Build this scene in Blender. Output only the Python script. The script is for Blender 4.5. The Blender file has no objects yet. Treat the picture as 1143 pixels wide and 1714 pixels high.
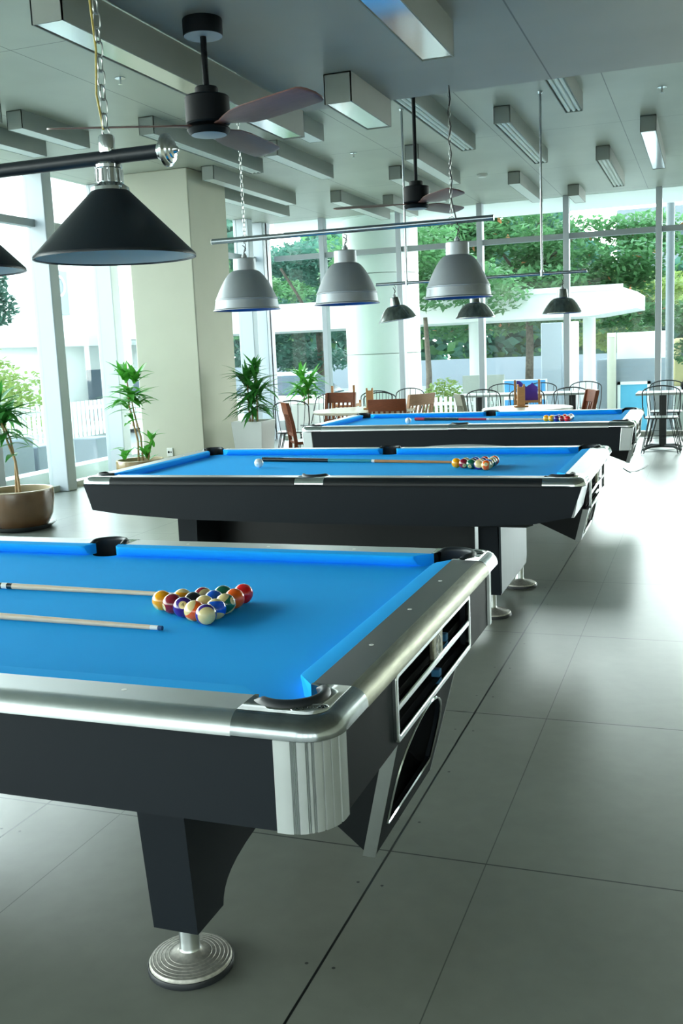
import bpy, bmesh, math, random
from math import pi, sin, cos, radians as R
from mathutils import Vector, Matrix, Euler
random.seed(7)
S = bpy.context.scene
COL = S.collection

# ------------------------------------------------------------------ helpers
def lin(h):
    h = h.lstrip('#')
    v = [int(h[i:i + 2], 16) / 255 for i in (0, 2, 4)]
    return tuple(c / 12.92 if c <= .04045 else ((c + .055) / 1.055) ** 2.4 for c in v) + (1,)

def mat(name, col, rough=.5, metal=0., spec=.5, noise=0., nscale=8., bump=0., bscale=200., trans=0., coat=0., sheen=0., stretch=None):
    m = bpy.data.materials.new(name); m.use_nodes = True
    nt = m.node_tree; b = nt.nodes['Principled BSDF']
    c = lin(col) if isinstance(col, str) else tuple(col)
    b.inputs['Base Color'].default_value = c
    b.inputs['Roughness'].default_value = rough
    b.inputs['Metallic'].default_value = metal
    b.inputs['Specular IOR Level'].default_value = spec
    if coat: b.inputs['Coat Weight'].default_value = coat; b.inputs['Coat Roughness'].default_value = .05
    if sheen: b.inputs['Sheen Weight'].default_value = sheen
    if noise or bump:
        tc = nt.nodes.new('ShaderNodeTexCoord'); mp = nt.nodes.new('ShaderNodeMapping')
        nt.links.new(tc.outputs['Object'], mp.inputs[0])
        if stretch: mp.inputs['Scale'].default_value = stretch
    if noise:
        n = nt.nodes.new('ShaderNodeTexNoise'); n.inputs['Scale'].default_value = nscale; n.inputs['Detail'].default_value = 4
        r = nt.nodes.new('ShaderNodeValToRGB')
        r.color_ramp.elements[0].position = .3; r.color_ramp.elements[1].position = .7
        r.color_ramp.elements[0].color = tuple(x * (1 - noise) for x in c[:3]) + (1,)
        r.color_ramp.elements[1].color = tuple(min(1, x * (1 + noise)) for x in c[:3]) + (1,)
        nt.links.new(mp.outputs[0], n.inputs['Vector']); nt.links.new(n.outputs['Fac'], r.inputs[0])
        nt.links.new(r.outputs[0], b.inputs['Base Color'])
    if bump:
        n2 = nt.nodes.new('ShaderNodeTexNoise'); n2.inputs['Scale'].default_value = bscale
        bp = nt.nodes.new('ShaderNodeBump'); bp.inputs['Strength'].default_value = bump; bp.inputs['Distance'].default_value = .002
        nt.links.new(mp.outputs[0], n2.inputs['Vector']); nt.links.new(n2.outputs['Fac'], bp.inputs['Height'])
        nt.links.new(bp.outputs[0], b.inputs['Normal'])
    if trans:
        t = nt.nodes.new('ShaderNodeBsdfTranslucent'); t.inputs[0].default_value = c
        mx = nt.nodes.new('ShaderNodeMixShader'); mx.inputs[0].default_value = trans
        nt.links.new(b.outputs[0], mx.inputs[1]); nt.links.new(t.outputs[0], mx.inputs[2])
        nt.links.new(mx.outputs[0], nt.nodes['Material Output'].inputs[0])
    return m

class MB:
    def __init__(s): s.v = []; s.f = []; s.m = []
    def add(s, vs, fs, mi=0, M=None):
        o = len(s.v)
        s.v += [tuple(M @ Vector(p)) if M else tuple(p) for p in vs]
        s.f += [[i + o for i in f] for f in fs]; s.m += [mi] * len(fs)
        return s
    def box(s, x0, x1, y0, y1, z0, z1, mi=0, M=None):
        vs = [(x, y, z) for x in (x0, x1) for y in (y0, y1) for z in (z0, z1)]
        return s.add(vs, [(0, 1, 3, 2), (4, 6, 7, 5), (0, 4, 5, 1), (2, 3, 7, 6), (0, 2, 6, 4), (1, 5, 7, 3)], mi, M)
    def prism(s, poly, a0, a1, axis='z', mi=0, M=None, poly2=None):
        def p3(p, a): return {'z': (p[0], p[1], a), 'y': (p[0], a, p[1]), 'x': (a, p[0], p[1])}[axis]
        n = len(poly); q = poly2 or poly
        vs = [p3(p, a0) for p in poly] + [p3(p, a1) for p in q]
        fs = [list(range(n))[::-1], list(range(n, 2 * n))] + [[i, (i + 1) % n, n + (i + 1) % n, n + i] for i in range(n)]
        return s.add(vs, fs, mi, M)
    def loft(s, rings, closed=False, caps=True, mi=0, M=None, wrap=True):
        n = len(rings[0]); vs = [p for r in rings for p in r]; fs = []
        k = len(rings)
        for i in range(k if closed else k - 1):
            a, b = i * n, ((i + 1) % k) * n
            for j in range(n if wrap else n - 1):
                fs.append([a + j, a + (j + 1) % n, b + (j + 1) % n, b + j])
        if caps and not closed and wrap: fs += [list(range(n))[::-1], list(range((k - 1) * n, k * n))]
        return s.add(vs, fs, mi, M)
    def lathe(s, prof, n=32, c=(0, 0, 0), a0=0, a1=2 * pi, mi=0, M=None):
        full = abs(a1 - a0 - 2 * pi) < 1e-6
        k = n if full else n + 1
        rings = []
        for i in range(k):
            a = a0 + (a1 - a0) * i / n
            rings.append([(c[0] + r * cos(a), c[1] + r * sin(a), c[2] + z) for r, z in prof])
        return s.loft(rings, closed=full, caps=False, mi=mi, M=M, wrap=False)
    def cyl(s, p0, p1, r0, r1=None, n=16, mi=0, M=None, caps=True):
        return s.tube([p0, p1], [r0, r0 if r1 is None else r1], n, mi=mi, M=M, caps=caps)
    def tube(s, pts, r, n=8, closed=False, mi=0, M=None, caps=True):
        P = [Vector(p) for p in pts]; k = len(P)
        rs = r if isinstance(r, (list, tuple)) else [r] * k
        T = []
        for i in range(k):
            a = P[i - 1] if (i > 0 or closed) else P[i]; b = P[(i + 1) % k] if (i < k - 1 or closed) else P[i]
            T.append((b - a).normalized())
        up = Vector((0, 0, 1)) if abs(T[0].z) < .9 else Vector((1, 0, 0))
        u = T[0].cross(up).normalized(); rings = []
        for i in range(k):
            u = (u - T[i] * u.dot(T[i])).normalized(); w = T[i].cross(u)
            rings.append([tuple(P[i] + (u * cos(2 * pi * j / n) + w * sin(2 * pi * j / n)) * rs[i]) for j in range(n)])
        return s.loft(rings, closed=closed, caps=caps, mi=mi, M=M)
    def sphere(s, c, r, nu=16, nv=10, mi=0, sc=(1, 1, 1)):
        prof = [(max(1e-5, sin(pi * i / nv)) * r, -cos(pi * i / nv) * r) for i in range(nv + 1)]
        M = Matrix.Translation(c) @ Matrix.Diagonal((*sc, 1))
        return s.lathe(prof, nu, mi=mi, M=M)
    def build(s, name, ms, parent=None, loc=(0, 0, 0), rot=(0, 0, 0), bevel=0., seg=2, sm=40):
        me = bpy.data.meshes.new(name)
        me.from_pydata(s.v, [], s.f); me.update()
        ms = ms if isinstance(ms, (list, tuple)) else [ms]
        for m in ms: me.materials.append(m)
        bm = bmesh.new(); bm.from_mesh(me)
        for f, i in zip(bm.faces, s.m): f.material_index = i
        bmesh.ops.remove_doubles(bm, verts=bm.verts, dist=1e-6)
        bmesh.ops.recalc_face_normals(bm, faces=bm.faces)
        bm.to_mesh(me); bm.free()
        me.polygons.foreach_set('use_smooth', [True] * len(me.polygons)); me.set_sharp_from_angle(angle=R(sm))
        o = bpy.data.objects.new(name, me); COL.objects.link(o)
        o.location = loc; o.rotation_euler = rot
        if parent: o.parent = parent
        if bevel:
            b = o.modifiers.new('bevel', 'BEVEL'); b.width = bevel; b.segments = seg; b.limit_method = 'ANGLE'; b.angle_limit = R(35)
        return o

def tag(o, label, cat, group=None, kind=None):
    o['label'] = label; o['category'] = cat
    if group: o['group'] = group
    if kind: o['kind'] = kind
    return o
def thing(name, label, cat, loc=(0, 0, 0), rz=0, group=None):
    o = bpy.data.objects.new(name, None); COL.objects.link(o)
    o.location = loc; o.rotation_euler = (0, 0, rz); o.empty_display_size = .1
    return tag(o, label, cat, group)
def struct(o): o['kind'] = 'structure'; return o
def copy_tree(o, parent=None):
    c = o.copy(); COL.objects.link(c)
    if parent: c.parent = parent
    for ch in list(o.children): copy_tree(ch, c)
    return c
def box(name, ms, a, parent=None, bevel=0., **k):
    return MB().box(*a).build(name, ms, parent, bevel=bevel, **k)

# ------------------------------------------------------------------ materials
m_cloth = mat('blue_cloth', '#1eaeff', .95, spec=.1, bump=.25, bscale=1500, noise=.03, nscale=3)
m_cush = m_cloth
m_lam = mat('charcoal_laminate', '#2c3031', .36, spec=.5, noise=.04, nscale=5)
m_dark = mat('black_laminate', '#151c23', .55, spec=.22, noise=.05, nscale=3)
m_dark2 = mat('black_gloss', '#14181b', .35, spec=.35)
m_silver_lam = mat('silver_laminate', '#b4babc', .35, metal=.6, noise=.03)
m_alu = mat('brushed_aluminium', '#c3c8c8', .3, metal=1, noise=.04, nscale=30, stretch=(1, 1, 1))
m_alu_y = mat('worn_aluminium', '#8f8e7c', .42, metal=1, noise=.22, nscale=40, stretch=(3, .35, 3))
m_chrome = mat('chrome', '#cfd4d6', .1, metal=1, noise=.05, nscale=20)
m_chrome_d = mat('worn_chrome', '#9aa0a2', .16, metal=1, noise=.18, nscale=25)
m_flute = mat('fluted_aluminium', '#c9cfcf', .45, metal=.6, noise=.03)
m_rubber = mat('black_rubber', '#23282c', .45, spec=.4)
m_black = mat('black_interior', '#0b0d0e', .7, spec=.1)
m_foot = mat('cast_metal', '#bab8b0', .5, metal=.6, noise=.2, nscale=90)
m_clad = mat('brushed_cladding', '#484f53', .42, metal=1, noise=.1, nscale=6, stretch=(6, 6, .4))
m_white = mat('white_dot', '#e9ece8', .3)
m_blackp = mat('matte_black_paint', '#182027', .4, spec=.45)
m_shade_in = mat('shade_lining', '#c2c0b6', .5)
m_lampalu = mat('spun_aluminium', '#a8aeb3', .5, metal=.75, noise=.05, nscale=6)
m_lampdark = mat('dark_spun_metal', '#8d9391', .25, metal=1, noise=.3, nscale=12, stretch=(3, 3, .5))
m_bluein = mat('blue_reflector', '#3c5c9c', .35, metal=.4)
m_steel = mat('steel_tube', '#aab2b8', .22, metal=1)
m_chain = mat('chain_steel', '#b6bab8', .28, metal=1)
m_cordg = mat('gold_cord', '#b5a24a', .5)
m_cordb = mat('black_cord', '#16191b', .5)
m_blade = mat('walnut_blade', '#6d4b45', .34, spec=.5, noise=.12, nscale=12, stretch=(1, 8, 8))
m_fan = mat('fan_black', '#0a0f13', .55, spec=.18)
m_fanled = mat('fan_diffuser', '#aab3bd', .4)
m_lightbox = mat('light_box_grey', '#90968e', .5, noise=.02)
m_mirror = mat('reflector_mirror', '#dfe5e6', .12, metal=1)
m_louv = mat('white_louvre', '#e4eae4', .4)
m_whitep = mat('white_panel', '#e8ece6', .45)
m_pillar = mat('cream_paint', '#c6c6b4', .75, noise=.02, nscale=3)
m_mull = mat('mullion_grey', '#bcc4cb', .5)
m_trans = mat('transom_grey', '#9aa3a5', .45, metal=.2)
m_sill = mat('sill_stone', '#b9bbb0', .5)
m_potb = mat('brown_glaze', '#6b4f35', .22, spec=.6, coat=.4, noise=.2, nscale=6)
m_potb2 = mat('tan_glaze', '#8f7547', .25, spec=.6, coat=.4, noise=.15, nscale=6)
m_rim = mat('pale_glaze', '#b7a684', .3)
m_saucer = mat('dark_saucer', '#3b4246', .35)
m_soil = mat('soil', '#3a2e22', .95, noise=.4, nscale=60)
m_stem = mat('tan_stem', '#a3855c', .7, noise=.2, nscale=40)
m_leaf = mat('leaf_green', '#56a83c', .4, trans=.35, noise=.25, nscale=9)
m_leafd = mat('leaf_dark_green', '#3f8a3a', .4, trans=.3, noise=.25, nscale=9)
m_planter = mat('white_planter', '#e3e6e4', .3, spec=.5)
m_wood = mat('red_brown_wood', '#7a3f22', .4, noise=.18, nscale=10, stretch=(2, 2, 12))
m_wood_lit = mat('lit_wood', '#c9a084', .45, noise=.12, nscale=10, stretch=(2, 2, 12))  # chair wood paled by the light falling on it, put into the colour
m_woodo = mat('oak_wood', '#b98350', .5, noise=.12, nscale=10, stretch=(2, 2, 12))
m_woodg = mat('grey_wood', '#8f8f80', .5, noise=.12, nscale=10)
m_ttop = mat('pale_table_top', '#d8cdb8', .25, noise=.06, nscale=5)
m_ttopw = mat('white_table_top', '#eef0ec', .25)
m_ttopg = mat('grey_table_top', '#a9b3b1', .3)
m_wire = mat('black_wire', '#1c2426', .4)
m_purple = mat('purple_cloth', '#5a3fb0', .8)
m_pvc = mat('socket_white', '#e6e7e2', .4)
m_cream = mat('ball_cream', '#ecd594', .08, spec=.6, coat=.5)
m_cuew = mat('maple', '#dfcbb0', .3, noise=.05, nscale=30)
m_tip = mat('cue_tip', '#1f4a78', .7)
m_ferr = mat('ferrule', '#f0f0ea', .3)
m_chalk = mat('blue_chalk', '#3f7fae', .9)

def glass_mat():
    m = bpy.data.materials.new('window_glass'); m.use_nodes = True; nt = m.node_tree
    nt.nodes.remove(nt.nodes['Principled BSDF'])
    t = nt.nodes.new('ShaderNodeBsdfTransparent'); t.inputs[0].default_value = (.93, .985, .965, 1)
    g = nt.nodes.new('ShaderNodeBsdfGlossy'); g.inputs['Roughness'].default_value = .02
    fr = nt.nodes.new('ShaderNodeFresnel'); fr.inputs[0].default_value = 1.35
    mx = nt.nodes.new('ShaderNodeMixShader')
    ge = nt.nodes.new('ShaderNodeNewGeometry'); fm = nt.nodes.new('ShaderNodeMath'); fm.operation = 'SUBTRACT'; fm.inputs[0].default_value = 1
    fk = nt.nodes.new('ShaderNodeMath'); fk.operation = 'MULTIPLY'   # reflect on the outer skins only, no internal reflection
    nt.links.new(ge.outputs['Backfacing'], fm.inputs[1]); nt.links.new(fm.outputs[0], fk.inputs[0]); nt.links.new(fr.outputs[0], fk.inputs[1])
    nt.links.new(fk.outputs[0], mx.inputs[0]); nt.links.new(t.outputs[0], mx.inputs[1]); nt.links.new(g.outputs[0], mx.inputs[2])
    nt.links.new(mx.outputs[0], nt.nodes['Material Output'].inputs[0])
    return m
m_glass = glass_mat()

def floor_mat():
    m = bpy.data.materials.new('polished_floor_panels'); m.use_nodes = True; nt = m.node_tree; N = nt.nodes.new; L = nt.links.new
    b = nt.nodes['Principled BSDF']
    tc = N('ShaderNodeTexCoord'); sp = N('ShaderNodeSeparateXYZ'); L(tc.outputs['Object'], sp.inputs[0])
    def line(sock, off, per, w):
        a = N('ShaderNodeMath'); a.operation = 'SUBTRACT'; L(sock, a.inputs[0]); a.inputs[1].default_value = off - per / 2
        q = N('ShaderNodeMath'); q.operation = 'FLOORED_MODULO'; L(a.outputs[0], q.inputs[0]); q.inputs[1].default_value = per
        d = N('ShaderNodeMath'); d.operation = 'SUBTRACT'; L(q.outputs[0], d.inputs[0]); d.inputs[1].default_value = per / 2
        e = N('ShaderNodeMath'); e.operation = 'ABSOLUTE'; L(d.outputs[0], e.inputs[0])
        f = N('ShaderNodeMath'); f.operation = 'LESS_THAN'; L(e.outputs[0], f.inputs[0]); f.inputs[1].default_value = w
        return f.outputs[0]
    def mx(a, c, op='MAXIMUM'):
        n = N('ShaderNodeMath'); n.operation = op; L(a, n.inputs[0])
        if isinstance(c, float): n.inputs[1].default_value = c
        else: L(c, n.inputs[1])
        return n.outputs[0]
    l1 = line(sp.outputs[0], 1.208, 1.21, .0035); l2 = line(sp.outputs[0], 1.495, 1.21, .0016); l3 = line(sp.outputs[1], .21, 1.16, .003)
    allm = mx(mx(l1, l3), mx(l2, .75, 'MULTIPLY'))
    n1 = N('ShaderNodeTexNoise'); n1.inputs['Scale'].default_value = 1.3; n1.inputs['Detail'].default_value = 6
    n2 = N('ShaderNodeTexNoise'); n2.inputs['Scale'].default_value = 14; n2.inputs['Detail'].default_value = 5
    L(tc.outputs['Object'], n1.inputs['Vector']); L(tc.outputs['Object'], n2.inputs['Vector'])
    s = mx(mx(n1.outputs['Fac'], .65, 'MULTIPLY'), mx(n2.outputs['Fac'], .35, 'MULTIPLY'), 'ADD')
    r = N('ShaderNodeValToRGB'); L(s, r.inputs[0])
    r.color_ramp.elements[0].position = .3; r.color_ramp.elements[0].color = lin('#757970')
    r.color_ramp.elements[1].position = .7; r.color_ramp.elements[1].color = lin('#8a8e84')
    # joints and screw heads
    m1 = r
    m2 = N('ShaderNodeMixRGB'); m2.inputs[2].default_value = (.006, .008, .008, 1); L(allm, m2.inputs[0]); L(m1.outputs[0], m2.inputs[1])
    def tri(sock, off, per):
        a = N('ShaderNodeMath'); a.operation = 'SUBTRACT'; L(sock, a.inputs[0]); a.inputs[1].default_value = off - per / 2
        q = N('ShaderNodeMath'); q.operation = 'FLOORED_MODULO'; L(a.outputs[0], q.inputs[0]); q.inputs[1].default_value = per
        d = N('ShaderNodeMath'); d.operation = 'SUBTRACT'; L(q.outputs[0], d.inputs[0]); d.inputs[1].default_value = per / 2
        return d.outputs[0]
    ux = tri(sp.outputs[0], 1.208, 1.21); ux = mx(ux, 1., 'MULTIPLY'); ab = N('ShaderNodeMath'); ab.operation = 'ABSOLUTE'; L(ux, ab.inputs[0])
    ux = mx(ab.outputs[0], .035, 'SUBTRACT'); uy = tri(sp.outputs[1], .02, .387)
    r2_ = mx(mx(ux, ux, 'MULTIPLY'), mx(mx(uy, uy, 'MULTIPLY'), 1., 'MULTIPLY'), 'ADD')
    dot = N('ShaderNodeMath'); dot.operation = 'LESS_THAN'; L(r2_, dot.inputs[0]); dot.inputs[1].default_value = .000022
    m3 = N('ShaderNodeMixRGB'); m3.inputs[2].default_value = (.02, .022, .022, 1); L(dot.outputs[0], m3.inputs[0]); L(m2.outputs[0], m3.inputs[1])
    L(m3.outputs[0], b.inputs['Base Color'])
    rr = N('ShaderNodeMapRange'); L(n2.outputs['Fac'], rr.inputs[0]); rr.inputs[3].default_value = .285; rr.inputs[4].default_value = .31
    L(rr.outputs[0], b.inputs['Roughness']); b.inputs['Specular IOR Level'].default_value = .7
    b.inputs['Coat Weight'].default_value = .25; b.inputs['Coat Roughness'].default_value = .285
    return m
m_floor = floor_mat()

def ceil_mat(name, col, off, rough, metal=.25, per=(1.21, 2.32)):
    m = mat(name, col, rough, metal=metal); nt = m.node_tree; b = nt.nodes['Principled BSDF']; N = nt.nodes.new; L = nt.links.new
    tc = N('ShaderNodeTexCoord'); sp = N('ShaderNodeSeparateXYZ'); L(tc.outputs['Object'], sp.inputs[0])
    outs = []
    for s_, o_, p_ in ((0, off[0], per[0]), (1, off[1], per[1])):
        a = N('ShaderNodeMath'); a.operation = 'SUBTRACT'; L(sp.outputs[s_], a.inputs[0]); a.inputs[1].default_value = o_ - p_ / 2
        q = N('ShaderNodeMath'); q.operation = 'FLOORED_MODULO'; L(a.outputs[0], q.inputs[0]); q.inputs[1].default_value = p_
        d = N('ShaderNodeMath'); d.operation = 'SUBTRACT'; L(q.outputs[0], d.inputs[0]); d.inputs[1].default_value = p_ / 2
        e = N('ShaderNodeMath'); e.operation = 'ABSOLUTE'; L(d.outputs[0], e.inputs[0])
        f = N('ShaderNodeMath'); f.operation = 'LESS_THAN'; L(e.outputs[0], f.inputs[0]); f.inputs[1].default_value = .004
        outs.append(f.outputs[0])
    mxn = N('ShaderNodeMath'); mxn.operation = 'MAXIMUM'; L(outs[0], mxn.inputs[0]); L(outs[1], mxn.inputs[1])
    n = N('ShaderNodeTexNoise'); n.inputs['Scale'].default_value = 1.2; n.inputs['Detail'].default_value = 3; L(tc.outputs['Object'], n.inputs['Vector'])
    c = lin(col); r = N('ShaderNodeValToRGB'); L(n.outputs['Fac'], r.inputs[0])
    r.color_ramp.elements[0].position = .35; r.color_ramp.elements[0].color = tuple(x * .93 for x in c[:3]) + (1,)
    r.color_ramp.elements[1].position = .65; r.color_ramp.elements[1].color = tuple(x * 1.06 for x in c[:3]) + (1,)
    mm = N('ShaderNodeMixRGB'); L(mxn.outputs[0], mm.inputs[0]); L(r.outputs[0], mm.inputs[1]); mm.inputs[2].default_value = tuple(x * .35 for x in c[:3]) + (1,)
    L(mm.outputs[0], b.inputs['Base Color'])
    bp = N('ShaderNodeBump'); bp.inputs['Strength'].default_value = .25; bp.inputs['Distance'].default_value = .02
    n4 = N('ShaderNodeTexNoise'); n4.inputs['Scale'].default_value = .9; L(tc.outputs['Object'], n4.inputs['Vector'])
    L(n4.outputs['Fac'], bp.inputs['Height']); L(bp.outputs[0], b.inputs['Normal'])
    return m
m_ceil = ceil_mat('ceiling_sheet', '#b2b5a8', (1.24, 3.6), .42)
m_soff = ceil_mat('soffit_sheet', '#a6a49a', (1.245, 9.0), .45, per=(1.8, 40.))

# ------------------------------------------------------------------ setting
ZC = 3.56; YB = 13.05; XL = -4.75; XR = 8.0; YF = -8.0; ZS = 2.88
struct(box('floor', m_floor, (XL - .3, XR + .2, YF - .2, YB + .2, -.3, 0)))
YA = YF - .2
struct(box('ceiling', m_ceil, (XL - .3, XR + .2, YA, YB + .12, ZC, ZC + .25)))
struct(box('trim_1', m_soff, (-.205, XR - .01, YA + .01, 3.44, ZS, ZC - .002)))
struct(box('wall_right', m_pillar, (XR, XR + .2, YF - .2, YB + .2, 0, ZC)))
# glazed bays: bays on the left wall run along y, on the back wall along x, on the right wall along y
MD, MW = .26, .17
def bay(n, a, b, side, label=None):
    """one glazed bay between mullion centres a and b; the mullion at b belongs to the bay"""
    zt0, zt1 = 2.94, 3.02
    def bx(u0, u1, d0, d1, z0, z1):   # u along the wall, d depth outward
        if side == 'back': return (u0, u1, YB + d0, YB + d1, z0, z1)
        if side == 'left': return (XL - d1, XL - d0, u0, u1, z0, z1)
        return (u0, u1, YF - d1, YF - d0, z0, z1)
    mw = .085 if side == 'back' else MW
    md = .16 if side == 'back' else MD
    g0, g1 = a + mw / 2, b - mw / 2
    o = MB().box(*bx(g0, g1, md - .14, md, 0, .07)).build(f'window_{n}', m_sill); struct(o)
    if side == 'back':
        MB().box(*bx(b - mw / 2, b + mw / 2, 0, md, 0, ZC)).build('mullion', m_mull, o, bevel=.004)
    else:
        mm = MB().box(*bx(b - mw / 2, b + mw / 2, 0, md, 0, ZC)); mm.build('mullion', m_mull, o, bevel=.01)
    MB().box(*bx(g0, g1, md - .12, md - .03, zt0, zt1)).build('transom', m_trans, o)
    MB().box(*bx(g0, g1, md - .06, md - .048, .07, zt0)).build('pane', m_glass, o)
    MB().box(*bx(g0, g1, md - .06, md - .048, zt1, ZC)).build('pane', m_glass, o)
    return o
n = 1
xs = [-4.68, -3.79, -2.5, -1.213, .083, 1.395, 2.7, 4.0, 5.3, 6.6, 7.9]
for a, b in zip(xs, xs[1:]): bay(n, a, b, 'back'); n += 1
ys = [-7.9 + 0, -5.5, -3.85, -2.6, -1.38, -.16, 1.07, 2.29, 3.52, 4.74, 5.97, 7.2, 8.42, 9.7, 11.0, 12.45, 13.0]
for a, b in zip(ys, ys[1:]): bay(n, a, b, 'left'); n += 1
for a, b in zip([-4.7, -2.6, -.5, 1.6, 3.7, 5.8, 7.9], [-2.6, -.5, 1.6, 3.7, 5.8, 7.9]): bay(n, a, b, 'rear'); n += 1  # unseen rear glazing, added to let fill light in from behind
struct(box('trim_2', m_mull, (XL - .16, XL + .0, YB - .02, YB + .16, 0, ZC)))
# square cream pillar with chipped top edge, near the left glazing
pl = MB().box(-4.27, -3.45, 8.0, 8.95, 0, ZC); o = pl.build('wall_pillar', m_pillar, bevel=.012); struct(o)
t = MB()
t.box(-3.95, -3.87, 7.988, 8.0, .30, .40)
o = t.build('wall_socket', m_pvc, bevel=.004); tag(o, 'white power socket low on the cream pillar', 'socket')
MB().cyl((-3.925, 7.987, .35), (-3.925, 7.989, .35), .014, n=12).build('socket_hole', m_black, o)
MB().cyl((-3.895, 7.987, .35), (-3.895, 7.989, .35), .009, n=12).build('socket_hole', m_black, o)

# ------------------------------------------------------------------ ceiling light boxes
def light_box(x, y0, y1, z, kind, label, w=.15, h=.15):
    t = thing('ceiling_light', label, 'ceiling light', (x, y0, z + h), 0, 'box lights under the ceiling')
    L = y1 - y0
    # housing: open-bottomed trough with end plates
    hb = MB()
    hb.prism([(-w / 2, -h), (-w / 2, 0), (w / 2, 0), (w / 2, -h), (w / 2 - .006, -h), (w / 2 - .006, -.006), (-w / 2 + .006, -.006), (-w / 2 + .006, -h)], 0, L, 'y')
    hb.box(-w / 2, w / 2, 0, .006, -h, 0); hb.box(-w / 2, w / 2, L - .006, L, -h, 0)
    hb.build('housing', m_lightbox, t)
    if kind == 'mirror':
        MB().box(-w / 2 + .008, w / 2 - .008, .012, L - .012, -h + .004, -h + .014).build('reflector_panel', m_mirror, t)
    elif kind == 'white':
        MB().box(-w / 2 + .007, w / 2 - .007, .008, L - .008, -h + .002, -h + .012).build('diffuser', m_louv, t)
    else:
        MB().box(-w / 2 + .008, w / 2 - .008, .01, L - .01, -h + .022, -h + .032).build('reflector_panel', m_louv, t)
        for k in (-1, 0, 1):
            MB().cyl((k * .045, .02, -h + .018), (k * .045, L - .02, -h + .018), .016, n=10).build('tube', m_louv, t)
    return t
ZB = ZC - .15
light_box(-.285, 1.0, 3.42, ZS - .15, 'mirror', 'long mirrored light box along the left edge of the low dropped ceiling', w=.14)
light_box(.25, 2.73, 3.43, ZS - .15, 'mirror', 'short mirrored light box hung at the front edge of the low dropped ceiling')
light_box(.915, 1.25, 2.21, ZS - .15, 'mirror', 'mirrored light box at the top of the photo under the low dropped ceiling')
specs = [
    (.306, 6.96, 9.25, 'tubes', 'three-tube light box to the left of the thin lamp rod, right of the middle ceiling'),
    (1.505, 8.09, 10.46, 'mirror', 'mirrored light box farthest right, under the ceiling'),
    (.955, 9.42, 11.6, 'tubes', 'three-tube light box right of the thin lamp rod, near the back glazing'),
    (.955, 4.4, 6.86, 'tubes', 'three-tube light box coming out from behind the low ceiling edge on the right'),
    (-.245, 5.0, 8.05, 'tubes', 'three-tube light box coming out from behind the low ceiling edge beside the fan rod'),
    (.315, 12.06, 12.87, 'white', 'shortest white light box, against the back glazing'),
    (-.225, 10.52, 12.4, 'white', 'white light box ending at the back glazing beside the thin lamp rod'),
    (-1.4, 9.29, 11.53, 'white', 'white light box half hidden behind the far fan motor'),
    (-.885, 8.19, 10.11, 'white', 'white light box crossing behind the far fan rod'),
    (-2.14, 11.4, 12.7, 'white', 'small white light box behind the far fan, beside the round pillar'),
    (-2.62, 10.59, 12.81, 'white', 'white light box pointing at the round pillar by the back glazing'),
    (-1.43, 4.9, 6.83, 'white', 'light box just past the end of the long mirrored box'),
    (-2.07, 7.2, 8.82, 'white', 'white light box beyond the right blade of the nearer fan'),
    (-2.6, 5.7, 8.03, 'tubes', 'three-tube light box behind the chrome rail end of the black lamp'),
    (-3.22, 8.06, 10.47, 'white', 'upper white light box starting at the cream pillar top'),
    (-3.745, 8.96, 11.5, 'white', 'lower white light box running from behind the cream pillar'),
    (-3.97, 3.9, 6.04, 'white', 'dark-sided light box above the black lamp rail at the left'),
    (-3.42, 4.95, 5.94, 'white', 'short light box behind the chain of the black lamp'),
    (-3.44, 2.6, 4.72, 'white', 'light box cut by the left edge of the photo'),
]
for x, y0, y1, k, lb in specs: light_box(x, y0, y1, ZB, k, lb)
# sprinklers
def sprinkler(x, y, z, lb):
    t = thing('ceiling_sprinkler', lb, 'sprinkler', (x, y, z), 0, 'fire sprinklers')
    MB().lathe([(.001, 0), (.04, 0), (.04, -.006), (.012, -.01), (.001, -.01)], 20).build('escutcheon', m_chrome, t)
    MB().cyl((0, 0, -.01), (0, 0, -.045), .009, .006, 10).build('nozzle', m_chrome, t)
    MB().lathe([(.001, -.045), (.016, -.046), (.016, -.049), (.001, -.049)], 12).build('deflector', m_chrome, t)
sprinkler(-2.12, 4.53, ZC, 'chrome sprinkler left of the nearer fan, beside the chain')
sprinkler(1.674, 7.0, ZC, 'sprinkler at the right end of the ceiling past the low edge')
sprinkler(-1.56, 8.28, ZC, 'sprinkler in the middle of the ceiling left of the far fan')
o = MB().lathe([(.001, 0), (.07, 0), (.066, -.02), (.05, -.035), (.001, -.037)], 24).build('smoke_detector', m_whitep, loc=(-.62, 10.5, ZC))
tag(o, 'flat white round smoke detector on the ceiling near the back glazing', 'smoke detector')

# ------------------------------------------------------------------ pool tables
X, Y, CW, RT, RW = 1.27, .635, .0506, .131, .169
ZR, ZBED = .8, .763
LX, LY = X + RW, Y + RW
PCX, PCR = .035, .066            # corner pocket centre offset and radius
SPY, SPR = .06, .064             # side pocket
def arc(cx, cy, r, a0, a1, n): return [(cx + r * cos(a0 + (a1 - a0) * i / n), cy + r * sin(a0 + (a1 - a0) * i / n)) for i in range(n + 1)]
BULL = [(0, -.040), (.0, -.034), (.0015, -.026), (.006, -.016), (.013, -.008), (.022, -.003), (.030, -.0008), (.038, 0)]  # inward, dz

def bed_poly():
    def corner(sx, sy):
        pts = arc(X + .058, Y + .058, .046, R(270), R(180), 12)
        return [(sx * x, sy * y) for x, y in pts]
    c1 = corner(1, 1); c2 = corner(-1, 1)[::-1]; c3 = corner(-1, -1); c4 = corner(1, -1)[::-1]
    # edges run at x = X+PCX (inside rail) and y = Y+PCX
    side_t = arc(0, Y + SPY, SPR - .004, R(-23), R(-157), 10)
    side_b = [(-x, -y) for x, y in side_t]
    return c1 + side_t + c2 + c3 + side_b + c4

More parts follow.
